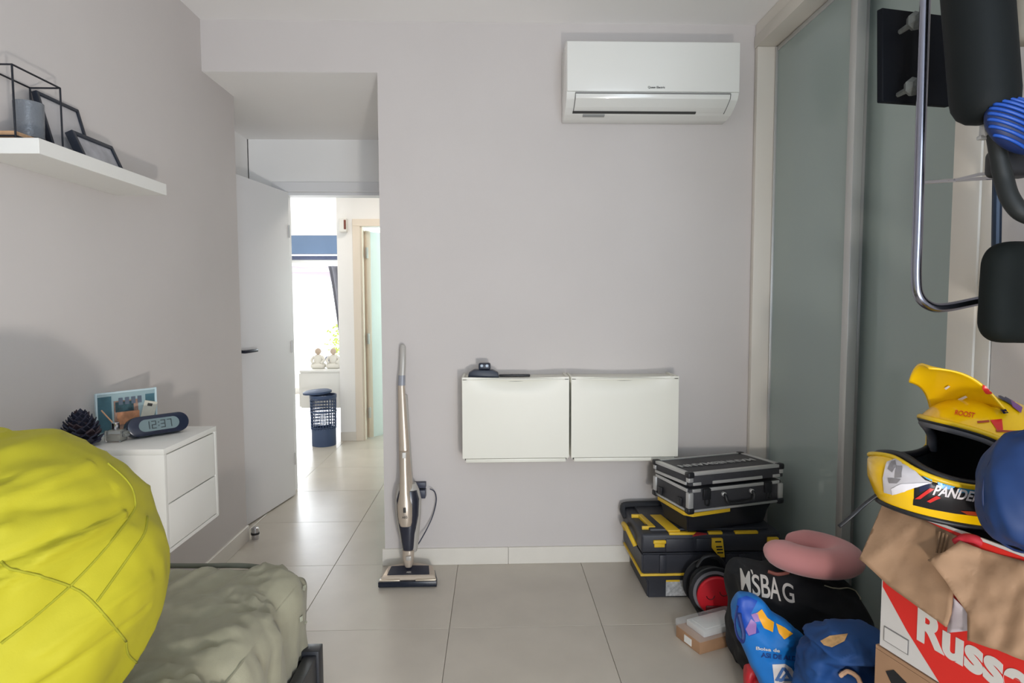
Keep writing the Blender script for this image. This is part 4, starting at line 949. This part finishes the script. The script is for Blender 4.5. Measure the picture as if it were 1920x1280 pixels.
# ------------------------------------------------------------------ bags in the foreground right
al = thing('shopping_bag', 'bright blue printed shopping bag slumped in front of the black bag', 'bag', (0.81, 1.75, 0))
m_ab = M('bright blue bag', (18, 112, 190), 0.5, wrinkle=0.35, wscale=9, var=0.05, scale=10)
alo = pxloft('bag_body', [(1113, 1386, 1408), (1120, 1380, 1424), (1140, 1377, 1446), (1170, 1380, 1480), (1195, 1388, 1512), (1220, 1398, 1521), (1250, 1410, 1516), (1285, 1424, 1522), (1330, 1436, 1540), (1375, 1440, 1545), (1385, 1450, 1530)], 1.75, m_ab, al, dep=0.055, amp=0.012, fs=9, n=60, sub=6, fold=0.03, ff=(8, 8, 5))
ta = bvh([alo]); 
printed('print_patch', [[(1384, 1122), (1400, 1117), (1420, 1126), (1408, 1150), (1424, 1185), (1405, 1192), (1386, 1175), (1380, 1150)]], ta, M('royal blue print', (16, 70, 168), 0.5), al, label='royal blue area')
printed('print_patch', [[(1398, 1178), (1408, 1160), (1418, 1168), (1417, 1186), (1404, 1190)], [(1408, 1152), (1420, 1148), (1424, 1164), (1416, 1166)]], ta, M('mauve print', (150, 112, 172), 0.5), al, off=0.0025, label='mauve heart shape')
printed('print_patch', [[(1418, 1150), (1428, 1142), (1438, 1158), (1450, 1166), (1448, 1184), (1432, 1176)], [(1454, 1168), (1470, 1176), (1486, 1188), (1470, 1198), (1460, 1186)]], ta, M('orange print', (240, 168, 36), 0.5), al, off=0.0025, label='orange leaf shape')
printed('print_patch', [[(1500, 1198), (1516, 1202), (1508, 1224), (1499, 1212)]], ta, M('pale grey print', (176, 178, 172), 0.5), al, off=0.0025, label='pale grey patch')
m_nv = M('navy print', (26, 56, 120), 0.5)
printtext('lettering', 'ASI DE ALDI', ta, m_nv, al, (1427, 1231), (1496, 1239), 9, bold=0.03)
printtext('lettering', 'Bolsa de', ta, m_wl, al, (1418, 1217), (1462, 1222), 6, bold=0.02)
printed('logo_panel', [[(1448, 1245), (1472, 1244), (1484, 1252), (1489, 1262), (1490, 1300), (1454, 1300)]], ta, M('logo white', (222, 214, 210), 0.5), al, label='white emblem panel')
for q in ([(1466, 1250), (1472, 1250), (1458, 1276), (1452, 1274)], [(1474, 1256), (1478, 1256), (1466, 1277), (1460, 1277)], [(1466, 1250), (1472, 1250), (1488, 1274), (1482, 1277)], [(1457, 1270), (1484, 1271), (1486, 1276), (1456, 1275)]):
    printed('logo_stroke', [q], ta, M('logo blue', (74, 112, 168), 0.5), al, off=0.003, cuts=2)
printtext('lettering', 'ALDI', ta, m_nv, al, (1458, 1290), (1486, 1291), 10, bold=0.04, off=0.003)
b = BM(); P = [at(1383, 1135, y=1.715), at(1378, 1165, y=1.695), at(1382, 1190, y=1.69), at(1392, 1202, y=1.695), at(1394, 1185, y=1.705), at(1386, 1150, y=1.715)]
tube(b, smoothpath(P, 6), 0.006, 8, flat=0.35); O('carry_handle', b, M('navy strap', (34, 48, 104), 0.6), al, world=True, angle=180)

rb_ = thing('red_bag', 'red plastic bag crumpled on the floor beside the blue shopping bag', 'bag', (0.80, 1.845, 0))
pxloft('bag_body', [(1237, 1424, 1430), (1246, 1408, 1436), (1258, 1396, 1446), (1275, 1391, 1462), (1300, 1392, 1476), (1345, 1396, 1490), (1362, 1410, 1470)], 1.845, M('red plastic film', (196, 38, 48), 0.45, wrinkle=0.6, wscale=12, var=0.06), rb_, dep=0.03, amp=0.010, fs=14, n=48, sub=6, fold=0.05, ff=(14, 10, 6))

bl = thing('blue_sack', 'dark blue crumpled bag with a drawstring lying by the cartons', 'bag', (1.0, 1.63, 0))
m_bl = M('dark blue cloth', (14, 62, 118), 0.75, wrinkle=1.0, wscale=7, var=0.15, scale=9)
blo = pxloft('bag_body', [(1178, 1570, 1620), (1184, 1545, 1645), (1202, 1524, 1668), (1235, 1512, 1682), (1280, 1508, 1690), (1340, 1500, 1690), (1440, 1500, 1690), (1480, 1520, 1660)], 1.55, m_bl, bl, dep=0.10, amp=0.03, fs=9, n=96, sub=10, fold=0.11, ff=(5, 6, 13))
tbl = bvh([blo])
printed('print_patch', [[(1538, 1202), (1556, 1192), (1590, 1188), (1584, 1202), (1560, 1214), (1545, 1210)]], tbl, M('orange grey print', (186, 146, 96), 0.6, var=0.3, scale=60), bl, label='orange and grey print')
b = BM(); P = [h for h in (hit(tbl, x.x, x.y, 0.008) for x in smoothpath([(1576, 1266, 0), (1588, 1262, 0), (1596, 1264, 0), (1606, 1272, 0), (1616, 1290, 0)], 5)) if h]
if len(P) > 3: tube(b, P, 0.006, 8); O('drawstring', b, M('tan cord', (196, 156, 124), 0.7), bl, world=True, label='tan drawstring')

# ------------------------------------------------------------------ cartons
def carton(name, label, loc, rz, W, L_, H, mat_out, mat_in, cat='box'):
    t = thing(name, label, cat, loc, rz); th = 0.004
    for a in ((0, th, -L_, 0), (W-th, W, -L_, 0), (th, W-th, -th, 0), (th, W-th, -L_, -L_+th)):
        b = BM(); box(b, *a, 0, H); O('side_panel', b, mat_out, t, smooth=False)
    b = BM(); box(b, th, W-th, -L_+th, -th, 0, th); O('bottom_panel', b, mat_in, t, smooth=False); return t
m_cw = M('white carton print', (206, 202, 198), 0.6, var=0.02, scale=12); m_cr = M('red carton print', (214, 40, 32), 0.5)
m_kr2 = M('brown cardboard', (160, 124, 94), 0.85, var=0.04, scale=14)
ANG = math.atan(0.242); A0 = Vector((0.892, 1.35, 0.0)); ZL, ZT = 0.486, 0.822
lc = carton('carton', 'plain brown cardboard box underneath the printed red carton', (A0.x-0.004, A0.y+0.008, 0), ANG, 0.255, 0.46, ZL-0.012, m_kr2, m_kr2)
b = BM(); box(b, 0.0, 0.255, -0.46, 0.0, ZL-0.011, ZL-0.003); O('top_flap', b, m_kr2, lc, smooth=False)
b = BM(); prism(b, [(-0.03, ZL-0.05), (-0.05, ZL-0.035), (-0.10, ZL-0.05), (-0.17, ZL-0.12), (-0.16, ZL-0.14), (-0.08, ZL-0.11)], -0.0015, 0.002, Matrix(((0, 0, 1, 0), (1, 0, 0, 0), (0, 1, 0, 0), (0, 0, 0, 1)))); O('flap_gap_shade', b, m_black, lc, smooth=False, label='black patch standing in for the shaded gap in the box')  # flat black patch paints the shaded gap under the open flap
rc = carton('carton', 'open red and white printed carton holding the helmet', (A0.x, A0.y, ZL), ANG, 0.250, 0.45, ZT-ZL, m_cw, m_kr2)
Hh = ZT-ZL
YZ = Matrix(((0, 0, 1, 0), (1, 0, 0, 0), (0, 1, 0, 0), (0, 0, 0, 1)))
b = BM(); prism(b, [(-0.004, 0.14), (-0.002, 0.22), (-0.003, Hh-0.006), (-0.449, Hh-0.006), (-0.449, 0.0), (-0.150, 0.0), (-0.07, 0.07)], -0.0012, 0.001, YZ); O('red_print', b, m_cr, rc, smooth=False, label='red printed area')
fm = Matrix.Translation((-0.0022, 0, 0)) @ Matrix(((0, 0, -1, 0), (-1, 0, 0, 0), (0, 1, 0, 0), (0, 0, 0, 1)))
text('lettering', 'Russell', 0.098, m_wl, rc, fm @ Matrix.Translation((0.228, 0.098, 0)), bold=0.004)
b = BM(); box(b, -0.0022, 0, -0.075, -0.012, 0.018, 0.052); bx_ = O('print_mark', b, M('grey print', (120, 118, 116), 0.6), rc, smooth=False)
b = BM(); box(b, -0.003, 0, -0.073, -0.014, 0.020, 0.050); O('print_field', b, m_cw, bx_, smooth=False)
fN = Vector((-math.cos(ANG), -math.sin(ANG), 0))
def onface(px, py, off=0.0):
    d = ray(px, py); P0 = A0+fN*off; return ORG+d*((P0-ORG).dot(fN)/d.dot(fN))
def flap(name, pts, mat, label=None, thick=0.004, cuts=4, crumple=0.0):
    b = BM(); ly = b.verts.layers.float.new('off'); vs = []
    for x, y, o_ in pts:
        v = b.verts.new((x, y, 0)); v[ly] = o_; vs.append(v)
    f = b.faces.new(vs); bmesh.ops.triangulate(b, faces=[f])
    for _ in range(cuts): bmesh.ops.subdivide_edges(b, edges=[e_ for e_ in b.edges if e_.calc_length() > 12], cuts=1); bmesh.ops.triangulate(b, faces=b.faces[:])
    for v in b.verts: v.co = onface(v.co.x, v.co.y, v[ly]+crumple*noise.noise(v.co*0.03))
    bmesh.ops.recalc_face_normals(b, faces=b.faces[:])
    return O(name, b, mat, rc, world=True, label=label, solid=thick, angle=180)
m_kr3 = M('inner cardboard', (156, 124, 96), 0.85, var=0.05, scale=12, bump=0.1, bscale=90)
flap('side_flap', [(1657, 942, 0.001), (1612, 1048, 0.062), (1622, 1056, 0.064), (1665, 1096, 0.052), (1720, 1136, 0.05), (1775, 1175, 0.05), (1783, 1150, 0.05), (1786, 1120, 0.046), (1802, 1008, 0.001), (1730, 973, 0.001)], m_kr3, 'brown flap folded down on the left', crumple=0.004)
flap('torn_flap', [(1800, 1014, 0.016), (1772, 1034, 0.045), (1740, 1050, 0.062), (1752, 1062, 0.064), (1772, 1088, 0.058), (1790, 1116, 0.056), (1815, 1150, 0.056), (1815, 1200, 0.060), (1870, 1218, 0.060), (1920, 1238, 0.058), (1990, 1262, 0.055), (1990, 1080, 0.002), (1920, 1052, 0.002), (1842, 1030, 0.004)], m_kr3, 'torn crumpled brown flap on the right', crumple=0.006)
flap('torn_paper', [(1786, 1118, 0.044), (1815, 1148, 0.045), (1817, 1182, 0.047), (1776, 1186, 0.012), (1778, 1160, 0.03)], M('torn white paper', (214, 206, 214), 0.8), 'torn white paper edge', 0.001)
for (x0, y0), (x1, y1) in (((1762, 996), (1756, 1036)), ((1769, 999), (1763, 1036)), ((1776, 1002), (1770, 1034))):
    b = BM(); tube(b, [onface(x0, y0, 0.012), onface(x1, y1, 0.024)], 0.0022, 6); O('corrugation', b, M('dark cardboard', (118, 92, 68), 0.9), rc, world=True)
# black cloth inside the carton
ct = thing('black_cloth', 'black cloth filling the open carton under the helmet', 'cloth', (1.04, 1.2, 0.7))
b = BM(); mloc = MW[rc]; rbox(b, (0.125, -0.225, 0.156), (0.113, 0.210, 0.155), (0.05, 0.05, 0.03), 24, lambda p: 0.004*fbm(p, 12), mat=mloc); O('cloth_body', b, M('black cloth', (16, 17, 20), 0.95), ct, world=True, angle=180)
b = BM(); P = [onface(1792, 1018, 0.012), onface(1808, 1009, 0.006), onface(1826, 1010, 0.004), onface(1842, 1018, -0.006)]
rp = thing('red_pouch', 'small red pouch peeking out of the carton between the flaps', 'pouch', P[1])
tube(b, smoothpath(P, 6), 0.009, 10); O('pouch_body', b, M('red cloth', (182, 34, 48), 0.7), rp, world=True, angle=180)

# ------------------------------------------------------------------ motocross helmet
hl = thing('motocross_helmet', 'yellow motocross helmet with graphics sitting on the open carton', 'helmet', (1.066, 1.292, 0.925), R(180+4), ry=R(-7))
m_hy = M('helmet yellow', (236, 188, 8), 0.22, coat=0.4)
PO = R(82); ZO = 0.012
def zup(a): 
    t = min(1, abs(a)/PO); return ZO+0.074*(1-t**2.6)**(1/2.2)
def zlo(a):
    t = min(1, abs(a)/PO); return ZO-0.046*(1-t**2.2)**(1/2.0)+0.030*math.exp(-(a/R(26))**2)
def hr(a, z, s=1.0):
    up = 0.152; f = math.sqrt(max(0, 1-(max(z, 0)/up)**2.2)) if z > 0 else 1-0.12*(z/0.11)**2
    co, si = math.cos(a), math.sin(a)
    r_ = f*0.152*0.132/math.sqrt((0.132*co)**2+(0.152*si)**2)
    if z < 0.03:
        e = max(0, co)**2.6; k = min(1, (0.03-z)/0.055); k = k*k*(3-2*k); r_ += 0.088*e*k*(1-0.30*max(0, (-z-0.06)/0.05)*0.6)
    return r_*s
ac_ = sorted(set([round(-math.pi+2*math.pi*i/72, 5) for i in range(72)]+[round(sg*PO*(1-(k/14)**2*1.0), 5) for k in range(0, 8) for sg in (-1, 1)]))
def shell(s, za, zt, nb=8, nt_=18):
    b = BM(); cols = []
    for a in ac_:
        op = abs(a) < PO-1e-4; zl, zu = (zlo(a), zup(a)) if op else (ZO, ZO)
        zl, zu = (zl, zu)
        lower = [b.verts.new((hr(a, z, s)*math.cos(a), hr(a, z, s)*math.sin(a), z)) for z in [za+(zl-za)*k/nb for k in range(nb+1)]]
        upz = [zu+(zt-zu)*math.sin(math.pi/2*k/nt_) for k in range(nt_+1)]
        upper = [b.verts.new((hr(a, z, s)*math.cos(a), hr(a, z, s)*math.sin(a), z)) for z in upz]
        cols.append((lower, upper))
    n = len(cols)
    for i in range(n):
        for P_, Q_ in zip(cols[i], cols[(i+1) % n]):
            for k in range(len(P_)-1):
                try: b.faces.new((P_[k], Q_[k], Q_[k+1], P_[k+1]))
                except Exception: pass
    bmesh.ops.remove_doubles(b, verts=b.verts[:], dist=2e-4); bmesh.ops.recalc_face_normals(b, faces=b.faces[:]); return b
shell_o = O('shell', shell(1.0, -0.108, 0.1519), m_hy, hl, angle=60)
O('inner_shell', shell(0.955, -0.104, 0.144), m_black, hl, angle=60)
O('liner', shell(0.86, -0.09, 0.128), M('liner black', (12, 13, 16), 0.9), hl, angle=60)
def rimloop(s, dz=0.0, grow=0.0):
    P = []
    for i in range(61):
        a = -PO+2*PO*i/60; z = zup(a)+dz; P.append((hr(a, z, s)*math.cos(a), hr(a, z, s)*math.sin(a), z))
    for i in range(1, 60):
        a = PO-2*PO*i/60; z = zlo(a)-dz; P.append((hr(a, z, s)*math.cos(a), hr(a, z, s)*math.sin(a), z))
    return P
b = BM(); tube(b, rimloop(1.0), 0.0055, 8, closed=True); O('rim_piping', b, M('rim yellow', (222, 184, 20), 0.35), hl, angle=180)
b = BM(); tube(b, rimloop(0.94, -0.004), 0.009, 8, closed=True); O('rim_seal', b, m_black, hl, angle=180)
b = BM(); P = [p for p in rimloop(0.885, -0.012)][:61]; tube(b, P, 0.010, 8); O('brow_pad', b, M('grey foam', (92, 92, 98), 0.9), hl, angle=180, label='grey foam pad inside the opening')
b = BM(); tube(b, [(hr(a, -0.108)*math.cos(a), hr(a, -0.108)*math.sin(a), -0.109) for a in ac_], 0.006, 8, closed=True); O('bottom_rim', b, m_black, hl, angle=180)
# peak
pq = [at(1748, 798, y=1.375), at(1888, 772, y=1.195), at(1704, 716, y=1.335), at(1742, 691, y=1.245)]
pup = Vector((0.35, 0.0, 0.94)); pfw = Vector((-0.8, 0, 0.6))
b = BM(); g = {}; nu, nv = 20, 16
for i in range(nu+1):
    for j in range(nv+1):
        u, v = -1+2*i/nu, j/nv
        far, near = pq[0].lerp(pq[2], v), pq[1].lerp(pq[3], v)      # u=-1 far side, u=+1 near side, v=0 brow, v=1 tip
        p = far.lerp(near, (u+1)/2) + pup*(0.030*(1-u*u)*(1-0.45*v)+0.026*math.sin(math.pi*v)*(0.35+0.65*u*u)) + pfw*(0.012*(1-u*u)*v)
        g[i, j] = b.verts.new(p)
for i in range(nu):
    for j in range(nv): b.faces.new((g[i, j], g[i+1, j], g[i+1, j+1], g[i, j+1]))
bmesh.ops.recalc_face_normals(b, faces=b.faces[:])
pk = O('peak', b, m_hy, hl, solid=0.004, angle=180, world=True)
for sg in (-1, 1):
    b = BM(); lathe(b, [(0.012, 0), (0.012, 0.006), (0.008, 0.009), (0.001, 0.009)], 16, mat=Matrix.Translation((0.02, sg*0.116, 0.078)) @ Matrix.Rotation(R(-90*sg), 4, 'X')); O('peak_screw', b, m_black, hl)
th_ = bvh([shell_o]); tpk = bvh([pk])
m_sil = M('silver grey plastic', (186, 182, 186), 0.4); m_sky = M('sky blue graphic', (74, 166, 226), 0.3); m_hn = M('navy graphic', (22, 30, 66), 0.3); m_hr = M('red graphic', (206, 44, 40), 0.3); m_bkg = M('black graphic', (22, 22, 26), 0.35); m_hw = M('white graphic', (220, 216, 220), 0.4)
HP = lambda name, q, m, off=0.0015, label=None, tree=None: printed(name, q, tree or th_, m, hl, off=off, cuts=3, label=label)
HP('graphic', [[(1716, 900), (1742, 884), (1790, 896), (1838, 906), (1838, 968), (1790, 962), (1745, 954), (1712, 946)]], m_bkg, 0.0012, 'black graphic band on the chin')
HP('chin_guard', [[(1664, 868), (1696, 856), (1704, 862), (1712, 880), (1735, 900), (1748, 904), (1720, 912), (1690, 922), (1676, 926), (1660, 922), (1658, 896)]], m_sil, 0.004, 'grey chin vent guard')
HP('chin_guard', [[(1692, 906), (1748, 903), (1720, 912), (1690, 922), (1676, 926), (1674, 914)]], m_hw, 0.0055, 'white lower chin plate')
HP('chin_vent', [[(1672, 868), (1680, 866), (1682, 876), (1676, 886), (1668, 880)], [(1682, 876), (1693, 876), (1693, 894), (1680, 895)], [(1668, 895), (1692, 897), (1684, 905), (1670, 905)]], M('vent grey', (120, 116, 118), 0.5), 0.0055, 'grey chin vent')
HP('graphic', [[(1709, 868), (1716, 868), (1735, 875), (1722, 880)]], m_hr, 0.002, 'red graphic')
HP('graphic', [[(1717, 882), (1736, 876), (1744, 890), (1748, 902), (1738, 898)]], m_sky, 0.0025, 'sky blue graphic')
HP('graphic', [[(1744, 884), (1760, 890), (1756, 896), (1746, 892)]], m_hr, 0.003, 'red graphic')
HP('graphic', [[(1756, 896), (1786, 899), (1790, 912), (1782, 917), (1760, 914)]], m_sky, 0.0025, 'sky blue graphic')
HP('graphic', [[(1798, 912), (1836, 915), (1834, 926), (1795, 922)]], M('teal graphic', (58, 132, 170), 0.3), 0.0025, 'teal graphic')
HP('graphic', [[(1724, 910), (1745, 903), (1750, 912), (1724, 922)]], m_hn, 0.0025, 'navy graphic')
HP('graphic', [[(1716, 934), (1744, 914), (1752, 916), (1726, 934)], [(1738, 938), (1756, 928), (1764, 932), (1744, 941)]], m_hr, 0.003, 'red stripe')
HP('graphic', [[(1676, 926), (1714, 914), (1714, 934), (1690, 930)]], m_hy, 0.0025, 'yellow lower corner')
printtext('lettering', 'PANDER', th_, m_hw, hl, (1748, 926), (1834, 941), 18, off=0.0035, bold=0.03, shear=8)
HP('graphic', [[(1856, 788), (1878, 786), (1880, 806), (1870, 808)], [(1882, 812), (1894, 812), (1898, 826), (1890, 824)]], m_hr, 0.002, 'red triangle on the shell side')
HP('graphic', [[(1832, 790), (1854, 788), (1855, 792), (1833, 794)], [(1866, 806), (1910, 808), (1910, 811), (1868, 810)]], M('dark red graphic', (160, 60, 30), 0.3), 0.002)
printtext('lettering', 'ROOST', th_, m_hr, hl, (1790, 778), (1826, 784), 9, off=0.002, bold=0.01, shear=3)
tall = bvh([shell_o, pk])
HP('graphic', [[(1838, 717), (1862, 728), (1866, 742), (1850, 735)]], m_hr, 0.004, 'red graphic on the peak', tall)
HP('graphic', [[(1866, 734), (1892, 748), (1896, 762), (1872, 748)], [(1874, 768), (1884, 766), (1890, 776), (1880, 778)]], m_hn, 0.004, 'navy graphic on the peak', tall)
HP('graphic', [[(1893, 751), (1915, 766), (1912, 776), (1897, 765)]], M('purple graphic', (120, 70, 130), 0.3), 0.004, 'purple graphic', tall)
HP('graphic', [[(1800, 956), (1838, 958), (1838, 966), (1812, 963)]], M('dark red graphic', (160, 60, 30), 0.3), 0.003)
for q in ([(1772, 725), (1780, 720), (1783, 722), (1775, 728)], [(1797, 746), (1812, 739), (1816, 742), (1800, 750)]):
    HP('peak_slot', [q], m_hw, 0.004, 'pale slot in the peak', tpk)
b = BM(); tube(b, smoothpath([at(1672, 925, y=1.31), at(1652, 924, y=1.31), at(1625, 942, y=1.32), at(1598, 966, y=1.32), at(1573, 987, y=1.33)], 6), 0.0045, 8, flat=0.5); O('chin_strap', b, m_black, hl, world=True, angle=180)

# ------------------------------------------------------------------ blue drawstring sack beside the helmet
sk = at(1944, 934, y=1.045)
bs = thing('stuff_sack', 'dark blue round stuff sack on the carton in front of the helmet', 'sack', (sk.x, sk.y, sk.z-0.095))
b = BM(); rbox(b, (0, 0, 0.105), (0.090, 0.080, 0.112), (0.080, 0.075, 0.095), 36, lambda p: 0.010*fbm(p, 9)+0.012*(ridge((p.x*9, p.y*9, p.z*5), 1.2)-0.3)); O('sack_body', b, M('navy nylon', (12, 48, 98), 0.6, wrinkle=0.7, wscale=8, var=0.15, scale=8), bs, angle=180)
b = BM(); tube(b, [(0.091*math.cos(R(a_)), 0.010, 0.105+0.113*math.sin(R(a_))) for a_ in range(0, 360, 9)], 0.0025, 6, closed=True); O('seam', b, M('navy nylon dark', (12, 36, 78), 0.6), bs, angle=180)

# ------------------------------------------------------------------ exercise bench hung on the right wall
eb = thing('exercise_bench', 'folded chrome exercise bench with black pads hung on the right wall', 'exercise bench', (1.1, 1.35, 1.3))
EY = 1.35
b = BM(); tube(b, smoothpath([at(1742, -160, y=EY), at(1735, 0, y=EY), at(1728, 200, y=EY), at(1721, 420, y=EY), at(1718, 520, y=EY), at(1724, 556, y=EY), at(1745, 574, y=EY), at(1775, 576, y=EY), at(1840, 563, y=EY), at(1905, 552, y=EY), at(1960, 545, y=EY)], 6), 0.0105, 14); O('frame_tube', b, M('dull chrome', (150, 152, 166), 0.22, metal=1.0), eb, world=True, angle=180)
b = BM(); tube(b, [at(1876, -60, y=1.42), at(1868, 470, y=1.42), at(1865, 600, y=1.42)], 0.010, 10); O('upright', b, M('dark blue metal', (34, 48, 66), 0.4, metal=0.4), eb, world=True)
for p_ in ((1870, 300), (1866, 560)):
    q = at(*p_, y=1.42); b = BM(); tube(b, [q, (1.249, 1.42, q.z)], 0.008, 8); O('wall_bracket', b, m_blackm, eb, world=True)
b = BM(); tube(b, [at(1728, 342, y=EY), at(1850, 334, y=1.40), at(1885, 332, y=1.42)], 0.0042, 8); O('strut', b, m_chrome, eb, world=True)
b = BM(); tube(b, [at(1790, 338, y=1.36), at(1834, 327, y=1.36), at(1850, 325, y=1.38)], 0.0036, 8); O('strut', b, m_chrome, eb, world=True)
b = BM(); vs = [at(1655, 14, y=1.44), at(1783, 30, y=1.50), at(1783, 199, y=1.50), at(1655, 190, y=1.44)]
f = b.faces.new([b.verts.new(v) for v in vs]); ex = bmesh.ops.extrude_face_region(b, geom=[f]); bmesh.ops.translate(b, verts=[v for v in ex['geom'] if isinstance(v, bmesh.types.BMVert)], vec=(-0.006, 0.014, 0)); bmesh.ops.recalc_face_normals(b, faces=b.faces[:]); bmesh.ops.bevel(b, geom=b.edges[:], offset=0.002, segments=1, affect='EDGES')
O('mounting_plate', b, M('black board', (10, 13, 19), 0.7, spec=0.15), eb, world=True, label='black rectangular board')
for (x, y) in ((1717, 40), (1712, 163)):
    q = at(x, y, y=1.40); b = BM(); lathe(b, [(0.006, -0.055), (0.007, -0.012), (0.018, -0.008), (0.022, 0.004), (0.013, 0.016), (0.004, 0.020)], 7, mat=Matrix.Translation(q) @ Matrix.Rotation(R(90), 4, 'X')); O('knob', b, M('dusty grey knob', (96, 100, 98), 0.8, var=0.2, scale=60), eb, world=True, smooth=False, label='dusty grey star knob')
PY = 1.24
a0, a1 = at(1822, -130, y=PY), at(1846, 180, y=PY); ax = (a1-a0); LL = ax.length
b = BM(); lathe(b, [(0.012, 0.0), (0.060, 0.004), (0.060, LL-0.002), (0.058, LL+0.018), (0.050, LL+0.036), (0.036, LL+0.048), (0.018, LL+0.054), (0.002, LL+0.055)], 28, mat=Matrix.Translation(a0) @ ax.to_track_quat('Z', 'Y').to_matrix().to_4x4()); O('roller_pad', b, M('black vinyl', (14, 19, 20), 0.65, spec=0.25, bump=0.06, bscale=200), eb, world=True, angle=50, label='black cylindrical roller pad')
q0 = at(1925, 549, y=1.27); b = BM(); rbox(b, q0, (0.094, 0.036, 0.107), (0.045, 0.032, 0.045), 20, lambda p: 0.002*fbm(p, 14)); O('seat_pad', b, M('worn black vinyl', (17, 22, 21), 0.75, spec=0.2, var=0.2, scale=10), eb, world=True, angle=180, label='worn black seat pad')
q0 = at(1925, 10, y=1.30); b = BM(); rbox(b, q0, (0.036, 0.03, 0.08), 0.022, 12); O('side_pad', b, M('grey beige pad', (138, 130, 116), 0.8, var=0.15, scale=18), eb, world=True, angle=180, label='grey beige pad')
# ribbed blue grip
qc = at(1912, 238, y=1.20); eb_r = Matrix.Translation(qc) @ Matrix.Rotation(R(27), 4, 'Y')
b = BM(); 
bmesh.ops.create_uvsphere(b, u_segments=28, v_segments=16, radius=1.0); bmesh.ops.scale(b, vec=(0.075, 0.030, 0.048), verts=b.verts); b.transform(eb_r); gp = O('grip_core', b, M('deep blue', (14, 36, 84), 0.5), eb, world=True, angle=180)
gpart = gp
for k in range(9):
    z = -0.040+k*0.010; hw = 0.075*math.sqrt(max(0, 1-(z/0.048)**2)); dd = 0.030*math.sqrt(max(0, 1-(z/0.048)**2))
    P = [eb_r @ Vector((hw*math.cos(R(180+t*9)), dd*1.06*math.sin(R(180+t*9)), z)) for t in range(1, 20)]
    b = BM(); tube(b, P, 0.0034, 6); O('rib', b, M('bright blue rib', (26, 78, 170), 0.4), eb, world=True, angle=180)
b = BM(); tube(b, smoothpath([at(1866, 250, y=1.24), at(1874, 300, y=1.24), at(1882, 335, y=1.24), at(1893, 370, y=1.23), at(1915, 398, y=1.22), at(1950, 412, y=1.22)], 6), [0.016]*8+[0.017]*23, 12); O('hose', b, M('black rubber', (24, 28, 28), 0.6), eb, world=True, angle=180)
q0 = at(1900, 305, y=1.27); b = BM(); rbox(b, q0, (0.045, 0.03, 0.030), 0.016, 10); O('joint_housing', b, m_black, eb, world=True)
q0 = at(1846, 236, y=1.25); b = BM(); box(b, q0.x-0.006, q0.x+0.008, q0.y-0.008, q0.y+0.008, q0.z-0.022, q0.z+0.026, bev=0.003); box(b, q0.x-0.012, q0.x+0.006, q0.y-0.006, q0.y+0.006, q0.z-0.028, q0.z-0.020, bev=0.002); O('clip', b, m_alu, eb, world=True)
